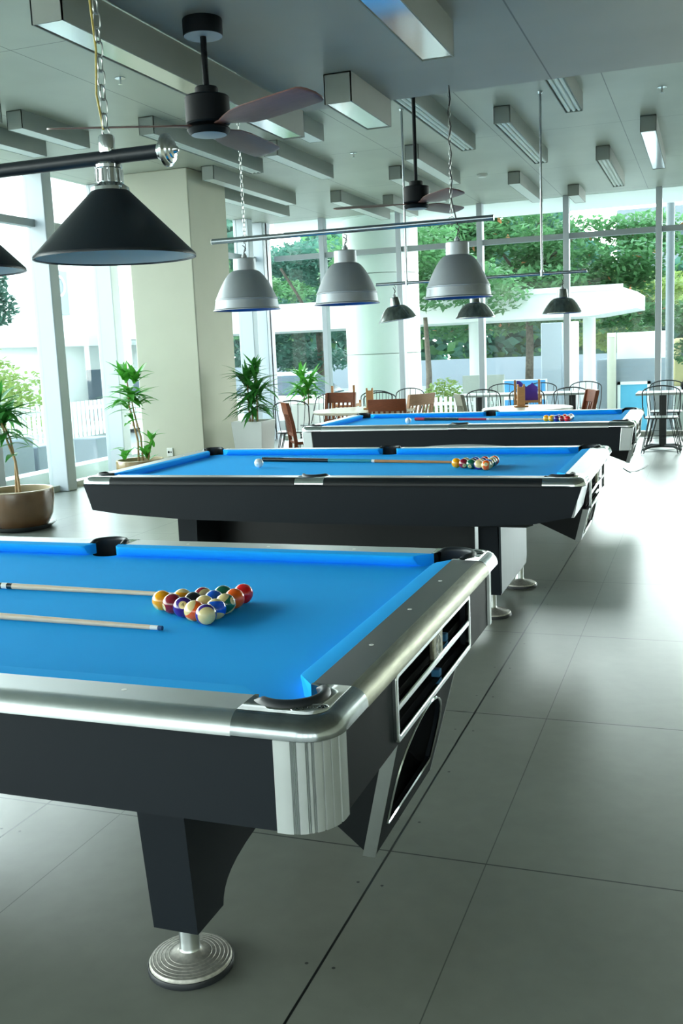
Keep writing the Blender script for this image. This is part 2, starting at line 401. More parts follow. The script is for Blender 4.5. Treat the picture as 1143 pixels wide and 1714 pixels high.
def cushion(mb, p, du, dn, L, e0, e1):
    """cushion along du from p (nose line start at back corner), dn = outward normal; e = (nose inset, back inset)"""
    sec = [(0.0, -.006), (.003, -.0015), (.010, 0.0), (CW, 0.0), (CW, -.037), (.022, -.037), (.012, -.03), (.001, -.012)]
    def ring(s0, extra, e, sgn):
        out = []
        for d, z in sec:
            ins = e[0] + (e[1] - e[0]) * d / CW
            out.append((s0, d + 0, z, ins))
        return out
    rings = []
    for end, e in ((0, e0), (1, e1)):
        st = []
        for k, (ex, push) in enumerate(((0, .012), (.004, .005), (.012, .001), (.022, 0))):
            rg = []
            for d, z in sec:
                f = max(0, 1 - d / .02)
                ins = e[0] + (e[1] - e[0]) * d / CW + ex
                dd = d + push * f
                u = ins if end == 0 else L - ins
                w = Vector(p) + Vector(du) * u + Vector(dn) * dd
                rg.append((w.x, w.y, ZR + z))
            st.append(rg)
        rings += st if end == 0 else st[::-1]
    mb.loft(rings)

def sweep_rail(mb, p0, p1, inward, prof):
    rings = []
    for p in (p0, p1):
        rings.append([(p[0] + inward[0] * a, p[1] + inward[1] * a, ZR + z) for a, z in prof])
    mb.loft(rings)

def casting_mesh(sx, sy):
    mb = MB(); ARM = .207; RC = .075
    path = [(LX - ARM, LY)] + [(LX - ARM + k * .03, LY) for k in range(1, 4)]
    path = [(LX - ARM + (ARM - RC) * k / 4, LY) for k in range(4)] + arc(LX - RC, LY - RC, RC, pi / 2, 0, 14) + [(LX, LY - RC - (ARM - RC) * k / 4) for k in range(1, 5)]
    nrm = [(0, -1)] * 4 + [(-cos(pi / 2 - pi / 2 * i / 14), -sin(pi / 2 - pi / 2 * i / 14)) for i in range(15)] + [(-1, 0)] * 4
    prof = [(.010, -.046)] + BULL
    rings = [[(p[0] + nn[0] * a, p[1] + nn[1] * a, ZR + .0015 + z) for a, z in prof] for p, nn in zip(path, nrm)]
    mb.loft(rings, caps=False, wrap=False)
    inner = [(p[0] + nn[0] * .038, p[1] + nn[1] * .038) for p, nn in zip(path, nrm)]
    c = (X + PCX, Y + PCX)
    pk = arc(c[0], c[1], PCR, R(-76.9), R(166.9), 26)
    # top face as strip: match inner path to pocket edge loop
    loop = [(X + CW, LY - ARM)] + pk + [(LX - ARM, Y + CW)]
    loop = loop[::-1]
    z = ZR + .0015
    mb.prism(inner + loop[::-1], z - .045, z)
    mb.v = [(sx * x, sy * y, zz) for x, y, zz in mb.v]
    return mb

def liner_mesh(cx, cy, r, ang, span, depth=.10):
    """black rubber pocket boot: raised C lip and a cup below"""
    mb = MB(); prof = [(r - .002, -depth), (r - .004, -.02), (r - .010, .002), (r - .008, .010), (r - .002, .014), (r + .005, .013), (r + .011, .006), (r + .012, .0005)]
    a0 = ang - span / 2
    rings = []
    n = 28
    for i in range(n + 1):
        t = i / n; a = a0 + span * t
        tp = min(1, min(t, 1 - t) / .09); tp = .25 + .75 * tp
        rings.append([(cx + rr * cos(a), cy + rr * sin(a), ZR + (z if z < 0 else z * tp)) for rr, z in prof])
    mb.loft(rings, caps=False, wrap=False)
    mb.lathe([(r - .002, -depth), (.001, -depth)], 28, (cx, cy, ZR))
    return mb

def casing_mesh(sx, sy, flute, zt, zb, r=.092, flare=0.):
    ox, oy = X + RW - .022, Y + RW - .017
    rings = []
    N = 90
    pts = []
    for i in range(N + 1):
        t = i / N; a = t * pi / 2; rr = r
        if flute:
            for g0, g1, per in ((.10, .22, .024), (.33, .45, .024)):
                if g0 < t < g1 and ((t - g0) % per) < per * .42: rr -= .0035
            for g in (.56, .70, .86):
                if abs(t - g) < .008: rr -= .003
        pts.append((ox - r + .004 + rr * sin(a), oy - r + .004 + rr * cos(a)))
    pts = [(ox - r - .012, oy + .004)] + pts + [(ox + .004, oy - r - .012)]
    inn = [(ox - r + (x - ox + r) * .9 - .002, oy - r + (y - oy + r) * .9 - .002) for x, y in pts]
    poly = pts + inn[::-1]
    dx = flare
    mb = MB().prism([(x - dx, y) for x, y in poly], zb, zt, 'z', poly2=poly)
    mb.v = [(sx * x, sy * y, z) for x, y, z in mb.v]
    return mb

def ring_panel(mb, outer, inner, f0, f1):
    """annular panel between two closed (u,v) loops of equal length; f0/f1 map (u,v) to 3D on front/back"""
    n = len(outer)
    vs = [f0(*p) for p in outer] + [f0(*p) for p in inner] + [f1(*p) for p in outer] + [f1(*p) for p in inner]
    fs = []
    for i in range(n):
        j = (i + 1) % n
        fs += [[i, j, n + j, n + i], [2 * n + i, 3 * n + i, 3 * n + j, 2 * n + j], [i, 2 * n + i, 2 * n + j, j], [n + i, n + j, 3 * n + j, 3 * n + i]]
    mb.add(vs, fs)
def rrect(u0, u1, v0, v1, r, n=5):
    return (arc(u1 - r, v1 - r, r, 0, pi / 2, n) + arc(u0 + r, v1 - r, r, pi / 2, pi, n) + arc(u0 + r, v0 + r, r, pi, 1.5 * pi, n) + arc(u1 - r, v0 + r, r, 1.5 * pi, 2 * pi, n))

def pool_table(label, loc, rz, style):
    t = thing('pool_table', label, 'pool table', loc, rz, 'pool tables in a row')
    near = style == 'near'; far = style == 'far'
    # cloth bed
    MB().prism(bed_poly(), ZBED - .03, ZBED).build('bed_cloth', m_cloth, t)
    # cushions
    def cu(p, du, dn, L, e0, e1):
        mb = MB(); cushion(mb, p, du, dn, L, e0, e1); mb.build('cushion', m_cush, t, sm=30)
    cE = (.082, .03); sE = (.063, .048)
    for sy in (1, -1):
        cu((-X - 0, sy * Y), (1, 0), (0, sy), X, cE, sE)
        cu((0, sy * Y), (1, 0), (0, sy), X, sE, cE)
    for sx in (1, -1):
        cu((sx * X, -Y), (0, 1), (sx, 0), 2 * Y, cE, cE)
    # rails
    m_long_top = {'near': m_silver_lam, 'mid': m_silver_lam, 'far': m_silver_lam}[style]
    m_end_top = {'near': m_lam, 'mid': m_silver_lam, 'far': m_silver_lam}[style]
    topP = [(RW - CW, -.03), (RW - CW, 0), (.038, 0), (.038, -.03)]
    trimP = [(.038, -.04)] + BULL
    A = .207
    ZD = {'near': .245, 'mid': .385, 'far': .41}[style]
    def rail(p0, p1, inw, mtop, mtrim, sights):
        mb = MB(); sweep_rail(mb, p0, p1, inw, topP); r_ = mb.build('rail', mtop, t)
        mb = MB(); sweep_rail(mb, p0, p1, inw, trimP); mb.build('edge_trim', mtrim, r_, sm=50)
        for s_ in sights:
            MB().lathe([(.001, .0008), (.0055, .0008), (.006, 0)], 14, (s_[0], s_[1], ZR)).build('sight', m_white, r_)
    q = .3175
    for sy in (1, -1):
        ys_ = sy * LY
        mt = m_alu if near else (m_dark2 if style == 'mid' else m_alu)
        for sx in (1, -1):
            rail((sx * .082, ys_), (sx * (LX - A), ys_), (0, -sy), m_long_top, mt, [(sx * q * k, sy * (Y + .085)) for k in (1, 2, 3)])
    for sx in (1, -1):
        rail((sx * LX, -(LY - A)), (sx * LX, LY - A), (-sx, 0), m_end_top, m_alu_y if near else m_silver_lam, [(sx * (X + .085), q * k) for k in (-1, 0, 1)])
    # corner castings with pocket liners
    for sx in (1, -1):
        for sy in (1, -1):
            c = casting_mesh(sx, sy).build('corner_casting', m_chrome_d if near else m_chrome, t, sm=50)
            liner_mesh(sx * (X + PCX), sy * (Y + PCX), PCR, math.atan2(sy, sx), R(196)).build('pocket_liner', m_rubber, c, sm=50)
            if near and sx == 1:
                e = MB(); ecx, ecy = X + .098, sy * (Y + .098)
                M = Matrix.Translation((ecx, ecy, ZR + .002)) @ Matrix.Rotation(R(28 if sy < 0 else -28), 4, 'Z')
                pts = [(.036 * cos(a * 2 * pi / 40), .016 * sin(a * 2 * pi / 40), 0) for a in range(40)]
                e.tube(pts, .0011, 6, closed=True, M=M)
                for k in range(8):   # raised script squiggles inside the oval
                    x0 = -.027 + k * .0072
                    e.tube([(x0, -.006 + .002 * (k % 2), 0), (x0 + .002, .007 - .003 * (k % 3 == 1), .0), (x0 + .004, .002, 0), (x0 + .0055, -.006, 0), (x0 + .0075, -.003, 0)], .0009, 5, M=M)
                e.tube([(-.022, -.010, 0), (0, -.0115, 0), (.022, -.009, 0)], .0008, 5, M=M)
                e.build('emblem', m_chrome, c)
    # side castings
    for sy in (1, -1):
        mb = MB()
        W = .082
        prof = [(.010, -.046)] + BULL
        rings = [[(x, sy * (LY - a), ZR + .0015 + z) for a, z in prof] for x in (-W, W)]
        mb.loft(rings, caps=False, wrap=False)
        top = [(-W, LY - .038), (W, LY - .038), (W, Y + CW)] + arc(0, Y + SPY, SPR, R(-9), R(189), 18) + [(-W, Y + CW)]
        mb.prism([(x, sy * y) for x, y in top], ZR - .03, ZR + .0015)
        c = mb.build('side_casting', m_chrome, t, sm=50)
        liner_mesh(0, sy * (Y + SPY), SPR, sy * pi / 2, R(200)).build('pocket_liner', m_rubber, c, sm=50)
    # aprons
    zt, zb = ZR - .044, .569
    ax, ay = X + RW - .026, Y + RW - .02
    for sy in (1, -1):
        if near: poly = [(-ax + .08, zb), (ax - .08, zb), (ax - .08, zt), (-ax + .08, zt)]
        elif style == 'mid': poly = [(-ax - .008 + .05, .606), (-1.19, .585), (-.76, .560), (.0, .551), (.86, .551), (1.19, .570), (ax - .012 - .03, .606), (ax + .008, zt), (-ax - .008, zt)]
        else: poly = [(-ax + .10, zb), (ax - .10, zb), (ax - .085, zt), (-ax + .085, zt)]
        ap = MB().prism(poly, sy * (ay - .03), sy * ay, 'y').build('apron', m_dark if not near else m_dark, t)
        if far:
            arcp = [(.05 + .5 * cos(a), zb + .001 + .062 * sin(a)) for a in [pi * i / 24 for i in range(25)]]
            MB().prism(arcp, sy * ay, sy * (ay + .004), 'y').build('arch_trim', m_silver_lam, ap)
    for sx in (1, -1):
        fl = .0 if near else .03
        yy = LY - .11 if near else LY - .03
        me_ = m_dark if near else m_silver_lam
        zb_ = zb + (0 if near else .035)
        def piece(mb, y0, y1, z0, z1):
            xo = lambda z: ax - fl * (zt - z) / (zt - zb_)
            mb.prism([(sx * xo(z0), z0), (sx * xo(z1), z1), (sx * (xo(z1) - .03), z1), (sx * (xo(z0) - .03), z0)], y0, y1, 'y')
        mb = MB()
        if sx < 0: piece(mb, -yy, yy, zb_, zt)
        else:
            piece(mb, -yy, -.346, zb_, zt); piece(mb, .376, yy, zb_, zt); piece(mb, -.346, .376, .735, zt)
            if zb_ < .596: piece(mb, -.346, .376, zb_, .596)
        mb.build('end_apron', me_, t)
        if sx > 0:
            tr = MB(); x1 = ax - .018; x0 = 1.325
            tr.box(x0, x0 + .004, -.35, .38, .58, .745); tr.box(x0, x1, -.352, -.346, .58, .745); tr.box(x0, x1, .376, .382, .58, .745)
            tr.box(x0, x1, -.346, .376, .592, .597); tr.box(x0, x1, -.346, .376, .655, .672); tr.box(x0, x1, -.346, .376, .735, .745)
            tr.build('ball_tray', m_black, t)
    for sx in (1, -1):
        for sy in (1, -1):
            if near: casing_mesh(sx, sy, True, ZR - .042, zb).build('corner_casing', m_flute, t, sm=25)
            elif far: MB().prism([(sx * (ax - .102), zb), (sx * (ax - .012), zb), (sx * (ax + .008), zt), (sx * (ax - .087), zt)], sy * (ay - .04), sy * (ay + .004), 'y').build('corner_casing', m_flute, t, bevel=.006)
    # inside frame / slate support
    box('underframe', m_black, (-X - .05, X + .05, -Y - .08, Y + .08, .60, ZBED - .031), t)
    box('centre_beam', m_dark2, (-.9, .9, -.24, .24, .31, .60), t)
    if style == 'mid':
        MB().tube([(.70, -.655, .548), (.74, -.66, .538), (1.13, -.66, .538), (1.16, -.65, .548)], .010, 8).build('under_rail', m_rubber, t)
    # ball return frame on the end
    for sx in ((1,) if True else ()):
        xo = ax
        o_ = rrect(-.36, .39, .582, .749, .016); i_ = rrect(-.344, .374, .598, .733, .008)
        f0 = lambda u, v: (xo + .012, u, v); f1 = lambda u, v: (xo - .002, u, v)
        mb = MB(); ring_panel(mb, o_, i_, f0, f1)
        fr = mb.build('ball_return_frame', m_chrome, t, bevel=.003)
        MB().box(xo - .003, xo + .011, -.35, .38, .655, .673).build('divider_bar', m_chrome, fr, bevel=.003)
        pb = MB().box(xo - .003, xo + .010, -.025, .068, .673, .735).build('emblem_plate', m_alu_y, fr, bevel=.003)
        em = MB(); pts = [(xo + .0105, .0215 + .022 * cos(a * 2 * pi / 28), .704 + .026 * sin(a * 2 * pi / 28)) for a in range(28)]
        em.tube(pts, .0012, 6, closed=True); pts = [(xo + .0105, .0215 + .014 * cos(a * 2 * pi / 28), .704 + .018 * sin(a * 2 * pi / 28)) for a in range(28)]
        em.tube(pts, .0010, 6, closed=True); em.build('crest', m_chrome, pb)
# lower drop box with arched opening, leaning inward
        def face(u, v, d=0): return (1.317 + (v - .245) * .2475 - d + .006, u, v)
        hw = lambda v: .262 + (v - .245) * .1
        vm = lambda v: .567 - (.567 - v) * (.567 - ZD) / (.567 - .245)
        inner = []
        K = 16
        for i in range(K + 1):
            a = pi * i / K; inner.append((.212 * cos(a), vm(.40 + .148 * sin(a))))
        inner += [(u_, vm(v_)) for u_, v_ in [(-.212, .36), (-.208, .31), (-.195, .302), (-.1, .302), (0, .302), (.1, .302), (.195, .302), (.208, .31), (.212, .36)]]
        outer = []
        cx_, cz_ = 0, vm(.40)
        for u, v in inner:
            du, dv = u - cx_, v - cz_
            s_ = 1e9
            if dv > 1e-6: s_ = min(s_, (.567 - cz_) / dv)
            if dv < -1e-6: s_ = min(s_, (ZD - cz_) / dv)
            for sg in (1, -1):
                den = sg * du - .1 * dv
                if den > 1e-6: s_ = min(s_, (.262 + (cz_ - .245) * .1) / den)
            outer.append((cx_ + du * s_, cz_ + dv * s_))
        # snap the nearest outer points to the true corners
        for cu_, cv_ in ((hw(.567), .567), (-hw(.567), .567), (hw(ZD), ZD), (-hw(ZD), ZD)):
            k = min(range(len(outer)), key=lambda i: math.dist(outer[i], (cu_, cv_))); outer[k] = (cu_, cv_)
        mb = MB(); ring_panel(mb, outer, inner, lambda u, v: face(u, v), lambda u, v: face(u, v, .014))
        db = mb.build('drop_box_panel', m_dark if near else m_silver_lam, t)
        mb = MB(); mb.tube([face(u, v, -.001) for u, v in inner], .004, 6, closed=True); mb.build('opening_trim', m_chrome, db)
        # side cheeks (dark), bottom, tray
        mb = MB()
        for sg in (1, -1):
            pf = [(sg * hw(ZD), ZD), (sg * hw(.567), .567)]
            a_, b_ = face(pf[0][0], ZD, .012), face(pf[1][0], .567, .012)
            tri = [a_, b_, (.93, sg * .29, .585)]
            off = (0, -sg * .012, 0)
            tri2 = [tuple(p[k] + off[k] for k in range(3)) for p in tri]
            mb.loft([tri, tri2])
        a_, b_ = face(-hw(ZD), ZD, .012), face(hw(ZD), ZD, .012)
        c_, d_ = (.93, .29, .585), (.93, -.29, .585)
        qd = [a_, b_, c_, d_]; mb.loft([qd, [(p[0], p[1], p[2] + .01) for p in qd]])
        mb.build('drop_box', m_dark2, t)
        mb = MB()
        for sg in (1, -1):
            a_, b_ = face(sg * hw(ZD), ZD, .03), face(sg * hw(.567), .567, .03)
            a2, b2 = face(sg * hw(ZD), ZD, -.002), face(sg * hw(.567), .567, -.002)
            qd = [a_, b_, b2, a2]; mb.loft([[(p[0], p[1] + sg * .0035, p[2]) for p in qd], [(p[0], p[1] - sg * .002, p[2]) for p in qd]])
            mb.build('edge_strip', m_alu, db); mb = MB()
    # pedestal legs with levelling feet
    for sx in (1, -1):
        ya, yb_ = (-.53, .53) if style != 'mid' else (-.53, .30)
        pts = [(ya - .006, .60), (ya, .42), (ya + .012, .13), (ya + .145, .13), (ya + .150, .148), (ya + .160, .166), (ya + .178, .183), (ya + .203, .197), (ya + .237, .209), (ya + .29, .221), (ya + .36, .231), (ya + .44, .237)]
        mirror = [(ya + yb_ - p[0], p[1]) for p in pts[::-1]]
        if style == 'mid': prof = [pts[0], pts[1], pts[2], (yb_ - .03, .13), (yb_, .17), (yb_, .60)]
        else: prof = pts + [(0, .24)] + mirror
        x0, x1 = (.848, .966)
        lg = MB().prism(prof, sx * x0, sx * x1, 'x')
        lg.v = [((v[0] - sx * (.012 if abs(v[0]) > .9 else .02) * max(0, (v[2] - .13) / .44)), v[1], v[2]) for v in lg.v]
        lo = lg.build('pedestal_leg', m_dark, t)
        if style == 'mid' and sx == 1:
            MB().prism([(ya + .012, .14), (yb_ - .03, .14), (yb_ - .005, .175), (yb_ - .005, .57), (ya, .57)], x1 - .004, x1 + .006, 'x').build('metal_cladding', m_clad, lo)
            MB().box(x0 - .012, x0 + .006, ya - .012, ya + .006, .12, .59).build('edge_strip', m_chrome, lo)
        for fy in ((-.45, .45) if style != 'mid' else (-.45, .24)):
            fx = .902 if not (style == 'mid' and fy > 0) else .935
            c = (sx * fx, fy, 0)
            f_ = MB().lathe([(.001, .045), (.026, .046), (.034, .038), (.05, .034), (.098, .024), (.101, .019), (.101, .014), (.001, .014)], 48, c).build('foot', m_foot, t)
            MB().lathe([(.001, .0155), (.103, .0155), (.105, .012), (.105, .001), (.001, 0)], 48, c).build('rubber_pad', m_rubber, f_)
            MB().lathe([(.034, .036), (.027, .044), (.0245, .052), (.0245, .155), (.001, .155)], 24, c).build('stem', m_alu, f_)
            gr = MB()
            for rr in (.052, .062, .072, .082, .091):
                gr.tube([(c[0] + rr * cos(a * pi / 24), c[1] + rr * sin(a * pi / 24), .0335 - (rr - .05) * .208 + .0004) for a in range(48)], .0009, 4, closed=True)
            gr.build('raised_ring', m_foot, f_)
    return t
NL = (0, 0, 0); ML = (.08, 3.282, 0); FL = (.0955, 6.6217, 0)
pool_table('nearest pool table, blue cloth, charcoal end rail and fluted silver corner', NL, 0, 'near')
pool_table('middle pool table, blue cloth, long black side and white-silver end', ML, .0042, 'mid')
pool_table('farthest pool table, blue cloth, silver corners beside the dining tables', FL, .0116, 'far')

# ------------------------------------------------------------------ balls
BR = .0286
BC = {1: '#ffae08', 2: '#1058d0', 3: '#ea1414', 4: '#3c1f86', 5: '#ff6410', 6: '#0c6b4c', 7: '#8c142c', 8: '#15171c'}
BN = {1: 'yellow', 2: 'blue', 3: 'red', 4: 'purple', 5: 'orange', 6: 'green', 7: 'maroon', 8: 'black'}
m_ball = {k: mat(f'ball_{BN[k]}', v, .07, spec=.6, coat=.6) for k, v in BC.items()}
m_numk = mat('number_black', '#101010', .3)
ball_me = {}
def ball_mesh(n):
    key = n
    if key in ball_me: return ball_me[key]
    mb = MB(); NV, NU = 24, 40
    lats = [-pi / 2 + pi * i / NV for i in range(NV + 1)]
    s_ = math.asin(.56)
    if n > 8:
        for b in (-s_, s_):
            k = min(range(1, NV), key=lambda i: abs(lats[i] - b)); lats[k] = b
    for i in range(NV):
        mid = (lats[i] + lats[i + 1]) / 2
        mi = 0 if n <= 8 else (0 if abs(mid) < s_ else 1)
        mb.lathe([(max(1e-6, cos(lats[i])) * BR, sin(lats[i]) * BR), (max(1e-6, cos(lats[i + 1])) * BR, sin(lats[i + 1]) * BR)], NU, mi=mi)
    ms = [m_ball[n] if n <= 8 else m_ball[n - 8], m_cream] if n else [mat('ball_white', '#eef0ea', .08, coat=.5)]
    o = mb.build('pool_ball', ms, sm=180)
    me = o.data; COL.objects.unlink(o); bpy.data.objects.remove(o)
    # number spot cap around +x
    def cap(rad, off, k=20):
        c = MB(); rings = []
        for j in range(4):
            th = rad * (j + 1) / 4
            rings.append([(BR * off * cos(th), BR * off * sin(th) * cos(2 * pi * i / k), BR * off * sin(th) * sin(2 * pi * i / k)) for i in range(k)])
        c.loft(rings, caps=False); c.add(rings[0], [list(range(k))])
        return c
    so = cap(.40, 1.003).build('number_spot', m_cream); sme = so.data; COL.objects.unlink(so); bpy.data.objects.remove(so)
    nme = None
    if n:
        cu = bpy.data.curves.new('num', 'FONT'); cu.body = str(n); cu.size = .0155 if n < 10 else .0125; cu.align_x = 'CENTER'; cu.align_y = 'CENTER'
        to = bpy.data.objects.new('num', cu); COL.objects.link(to)
        dg = bpy.context.evaluated_depsgraph_get(); dg.update()
        nme = bpy.data.meshes.new_from_object(to.evaluated_get(dg)); COL.objects.unlink(to); bpy.data.objects.remove(to)
        nme.materials.clear(); nme.materials.append(m_numk)
        bm = bmesh.new(); bm.from_mesh(nme); bmesh.ops.triangulate(bm, faces=bm.faces); bmesh.ops.subdivide_edges(bm, edges=bm.edges, cuts=1)
        for v in bm.verts:
            p = Vector((BR, v.co.x, v.co.y)); p.normalize(); v.co = p * BR * 1.006
        bm.to_mesh(nme); bm.free()
    ball_me[key] = (me, sme, nme)
    return ball_me[key]
CAM = Vector((2.0655, -2.4012, 1.4705))
def ball(n, pos, label, group, spot=(0, .2, -1), pole=(0, 1, 0)):
    """spot / pole directions given as (right, up, toward the viewer's side of the table)"""
    me, sme, nme = ball_mesh(n)
    p = Vector(pos); tw = (CAM - p); tw.z = 0; tw.normalize(); rt = Vector((0, 0, 1)).cross(tw); up = Vector((0, 0, 1))
    sv = (rt * spot[0] + up * spot[1] + tw * spot[2]).normalized()
    pv = (rt * pole[0] + up * pole[1] + tw * pole[2]).normalized()
    pv = (pv - sv * pv.dot(sv)).normalized() if n <= 8 or True else pv
    yv = pv.cross(sv)
    M = Matrix((sv, yv, pv)).transposed()
    o = bpy.data.objects.new('pool_ball' if n else 'cue_ball', me); COL.objects.link(o)
    o.location = p; o.rotation_euler = M.to_euler()
    tag(o, label, 'pool ball', group)
    if n:
        s_ = bpy.data.objects.new('number_spot', sme); COL.objects.link(s_); s_.parent = o
        k = bpy.data.objects.new('number', nme); COL.objects.link(k); k.parent = s_
    return o
ZBALL = ZBED + BR + .0002
def rack(x0, y0, r, j): return (x0 + r * BR * 2.004 * cos(R(30)), y0 + (j - r / 2) * BR * 2.006, ZBALL)
NB = [  # row, index from the near side, number, spot, pole, label
    (0, 0, 1, (-.8, -.55, .45), (0, 1, .3), 'yellow one ball at the left tip of the rack on the nearest table'),
    (1, 0, 7, (-.93, -.2, .35), (0, 1, .3), 'maroon seven ball next to the yellow ball in the rack on the nearest table'),
    (1, 1, 9, (0, -.3, -1), (.1, 1, .5), 'cream-topped striped ball behind the maroon ball in the rack on the nearest table'),
    (2, 0, 4, (-.05, .45, .85), (0, 1, 0), 'purple four ball showing its number in the rack on the nearest table'),
    (2, 1, 8, (.5, -.5, -1), (0, 1, 0), 'black eight ball in the middle of the rack on the nearest table'),
    (2, 2, 15, (-.85, .1, .4), (.2, -.2, -1), 'dark red striped ball on the far side of the rack on the nearest table'),
    (3, 0, 13, (-.55, -.75, .35), (-.75, .6, .25), 'cream and orange striped ball near the front of the rack on the nearest table'),
    (3, 1, 11, (1, -.1, -.5), (0, 1, .3), 'cream-topped ball beside the black ball in the rack on the nearest table'),
    (3, 2, 2, (.6, -.5, -.8), (0, 1, 0), 'solid blue ball inside the rack on the nearest table'),
    (3, 3, 6, (.85, .2, .3), (0, 1, 0), 'solid green ball on the far side of the rack on the nearest table'),
    (4, 0, 12, (.9, .4, -.1), (-.2, -.1, 1), 'purple-rimmed cream ball at the near corner of the nearest rack'),
    (4, 1, 10, (-.75, .35, .6), (.15, -1, .35), 'blue and cream striped ball along the right side of the rack on the nearest table'),
    (4, 2, 14, (.75, .35, .5), (-.5, .8, .15), 'green and cream striped ball midway along the right side of the nearest rack'),
    (4, 3, 5, (.5, -.6, -.6), (0, 1, 0), 'solid orange ball next to the red ball in the rack on the nearest table'),
    (4, 4, 3, (.5, -.6, -.6), (0, 1, 0), 'solid red ball at the far right corner of the rack on the nearest table'),
]
for r_, j, nn, sp_, po, lb in NB: ball(nn, rack(.6305, -.008, r_, j), lb, 'racked balls on the nearest table', sp_, po)
MBALLS = [
    (0, 0, 1, (.5, -.5, -1), (0, 1, 0), 'yellow ball at the left tip of the rack on the middle table'),
    (1, 0, 7, (.1, -.35, .9), (0, 1, 0), 'maroon ball showing its number on the middle table'),
    (1, 1, 9, (.8, .2, -.5), (-.3, .8, .4), 'cream striped ball behind the maroon ball on the middle table'),
    (2, 0, 6, (-.3, -.4, .85), (0, 1, 0), 'green ball showing its number on the middle table'),
    (2, 1, 8, (.7, -.4, -.5), (0, 1, 0), 'black ball inside the rack on the middle table'),
    (2, 2, 2, (.5, .4, -.7), (0, 1, 0), 'blue ball on the far side of the rack on the middle table'),
    (3, 0, 12, (.1, .9, -.35), (0, .35, 1), 'purple-topped cream striped ball at the front of the rack on the middle table'),
    (3, 1, 11, (.6, .3, -.7), (.5, .6, .5), 'red and cream striped ball behind the orange ball on the middle table'),
    (3, 2, 4, (.6, .3, -.7), (0, 1, 0), 'purple solid ball inside the rack on the middle table'),
    (3, 3, 3, (.6, .3, -.7), (0, 1, 0), 'red ball on the far side of the rack on the middle table'),
    (4, 0, 13, (-.1, .3, .9), (-1, 0, .1), 'orange and cream striped ball at the near corner of the rack on the middle table'),
    (4, 1, 10, (.8, .3, -.4), (.3, -.3, .9), 'cream-sided striped ball second along the right side on the middle table'),
    (4, 2, 14, (.8, .3, -.4), (.2, .8, .5), 'green striped ball midway along the right side on the middle table'),
    (4, 3, 15, (.8, .3, -.4), (.3, .7, .6), 'dark striped ball fourth along the right side on the middle table'),
    (4, 4, 5, (.5, -.4, -.7), (0, 1, 0), 'orange solid ball at the far corner of the rack on the middle table'),
]
for r_, j, nn, sp_, po, lb in MBALLS: ball(nn, rack(.714, 3.215, r_, j), lb, 'racked balls on the middle table', sp_, po)
FB = [(0, 0, 1, (0, 1, 0), 'yellow ball at the left tip of the rack on the farthest table'),
      (1, 0, 9, (1, .1, .25), 'yellow and cream striped ball second from left on the farthest table'),
      (1, 1, 8, (0, 1, 0), 'black ball at the back of the rack on the farthest table'),
      (2, 0, 4, (0, 1, 0), 'purple ball third from left on the farthest table'),
      (2, 2, 10, (0, .8, .5), 'pale striped ball behind the purple ball on the farthest table'),
      (3, 0, 15, (-1, 0, .2), 'maroon and white striped ball fourth from left on the farthest table'),
      (3, 3, 11, (0, .9, .4), 'pink-white striped ball behind the red ball on the farthest table'),
      (4, 0, 3, (0, 1, 0), 'red ball at the near right corner of the rack on the farthest table'),
      (4, 1, 14, (0, .2, 1), 'cream striped ball right behind the red ball on the farthest table'),
      (4, 2, 12, (.2, .7, .6), 'white striped ball at the right side of the rack on the farthest table'),
      (4, 3, 2, (0, 1, 0), 'blue ball near the far corner of the rack on the farthest table'),
      (4, 4, 14, (.3, .9, .3), 'pale green striped ball at the far right corner on the farthest table')]
for r_, j, nn, po, lb in FB: ball(nn, rack(.747, 6.48, r_, j), lb, 'racked balls on the farthest table', (.4, -.6, -.8), po)
ball(0, (-.544, 3.219, ZBALL), 'white cue ball left of the teal cue on the middle table', 'cue balls')
ball(0, (-.514, 6.465, ZBALL), 'white cue ball at the end of the red cue on the farthest table', 'cue balls')

# ------------------------------------------------------------------ cues
def cue(tip, butt, label, segs):
    """segs: (part name, material, from, to) distances in metres from the tip"""
    tip, butt = Vector(tip), Vector(butt); d = (butt - tip).normalized(); L = 1.47
    rad = lambda s_: .0062 + (.0145 - .0062) * min(1, s_ / L)
    t = thing('pool_cue', label, 'pool cue', tip, 0, 'pool cues on the tables')
    for nm, m_, a, b in segs:
        mb = MB(); k = 6
        pts = [d * (a + (b - a) * i / k) for i in range(k + 1)]
        mb.tube(pts, [rad(a + (b - a) * i / k) for i in range(k + 1)], 16); mb.build(nm, m_, t)
def cue_line(x0, y0, ang, L=1.47):
    zt, zb = ZBED + .0068, ZBED + .015
    return (x0, y0, zt), (x0 - L * cos(ang), y0 - L * sin(ang), zb)
m_teal = mat('teal_wrap', '#1f8f9c', .4); m_bbut = mat('black_butt', '#17191d', .18, coat=.5); m_redw = mat('red_wrap', '#a8203c', .4); m_dsh = mat('grey_shaft', '#c9c4b6', .35)
a_, b_ = cue_line(.60, .1375, R(.4))
cue(a_, b_, 'maple cue pointing behind the rack on the nearest table', [('tip', m_tip, 0, .012), ('ferrule', m_ferr, .012, .035), ('shaft', m_cuew, .035, .592), ('joint_collar', m_bbut, .592, .612), ('joint_ring', m_ferr, .612, .632), ('butt', m_bbut, .632, 1.47)])
a_, b_ = cue_line(.737, -.195, R(-1.0))
cue(a_, b_, 'maple cue with a dark blue tip in front of the rack on the nearest table', [('tip', m_tip, 0, .012), ('ferrule', m_ferr, .012, .035), ('shaft', m_cuew, .035, .74), ('joint_collar', m_bbut, .74, .76), ('butt', m_bbut, .76, 1.47)])
d_ = math.atan2(3.438 - 3.547, .628 + .635)
a_, b_ = cue_line(.80, 3.415, d_)
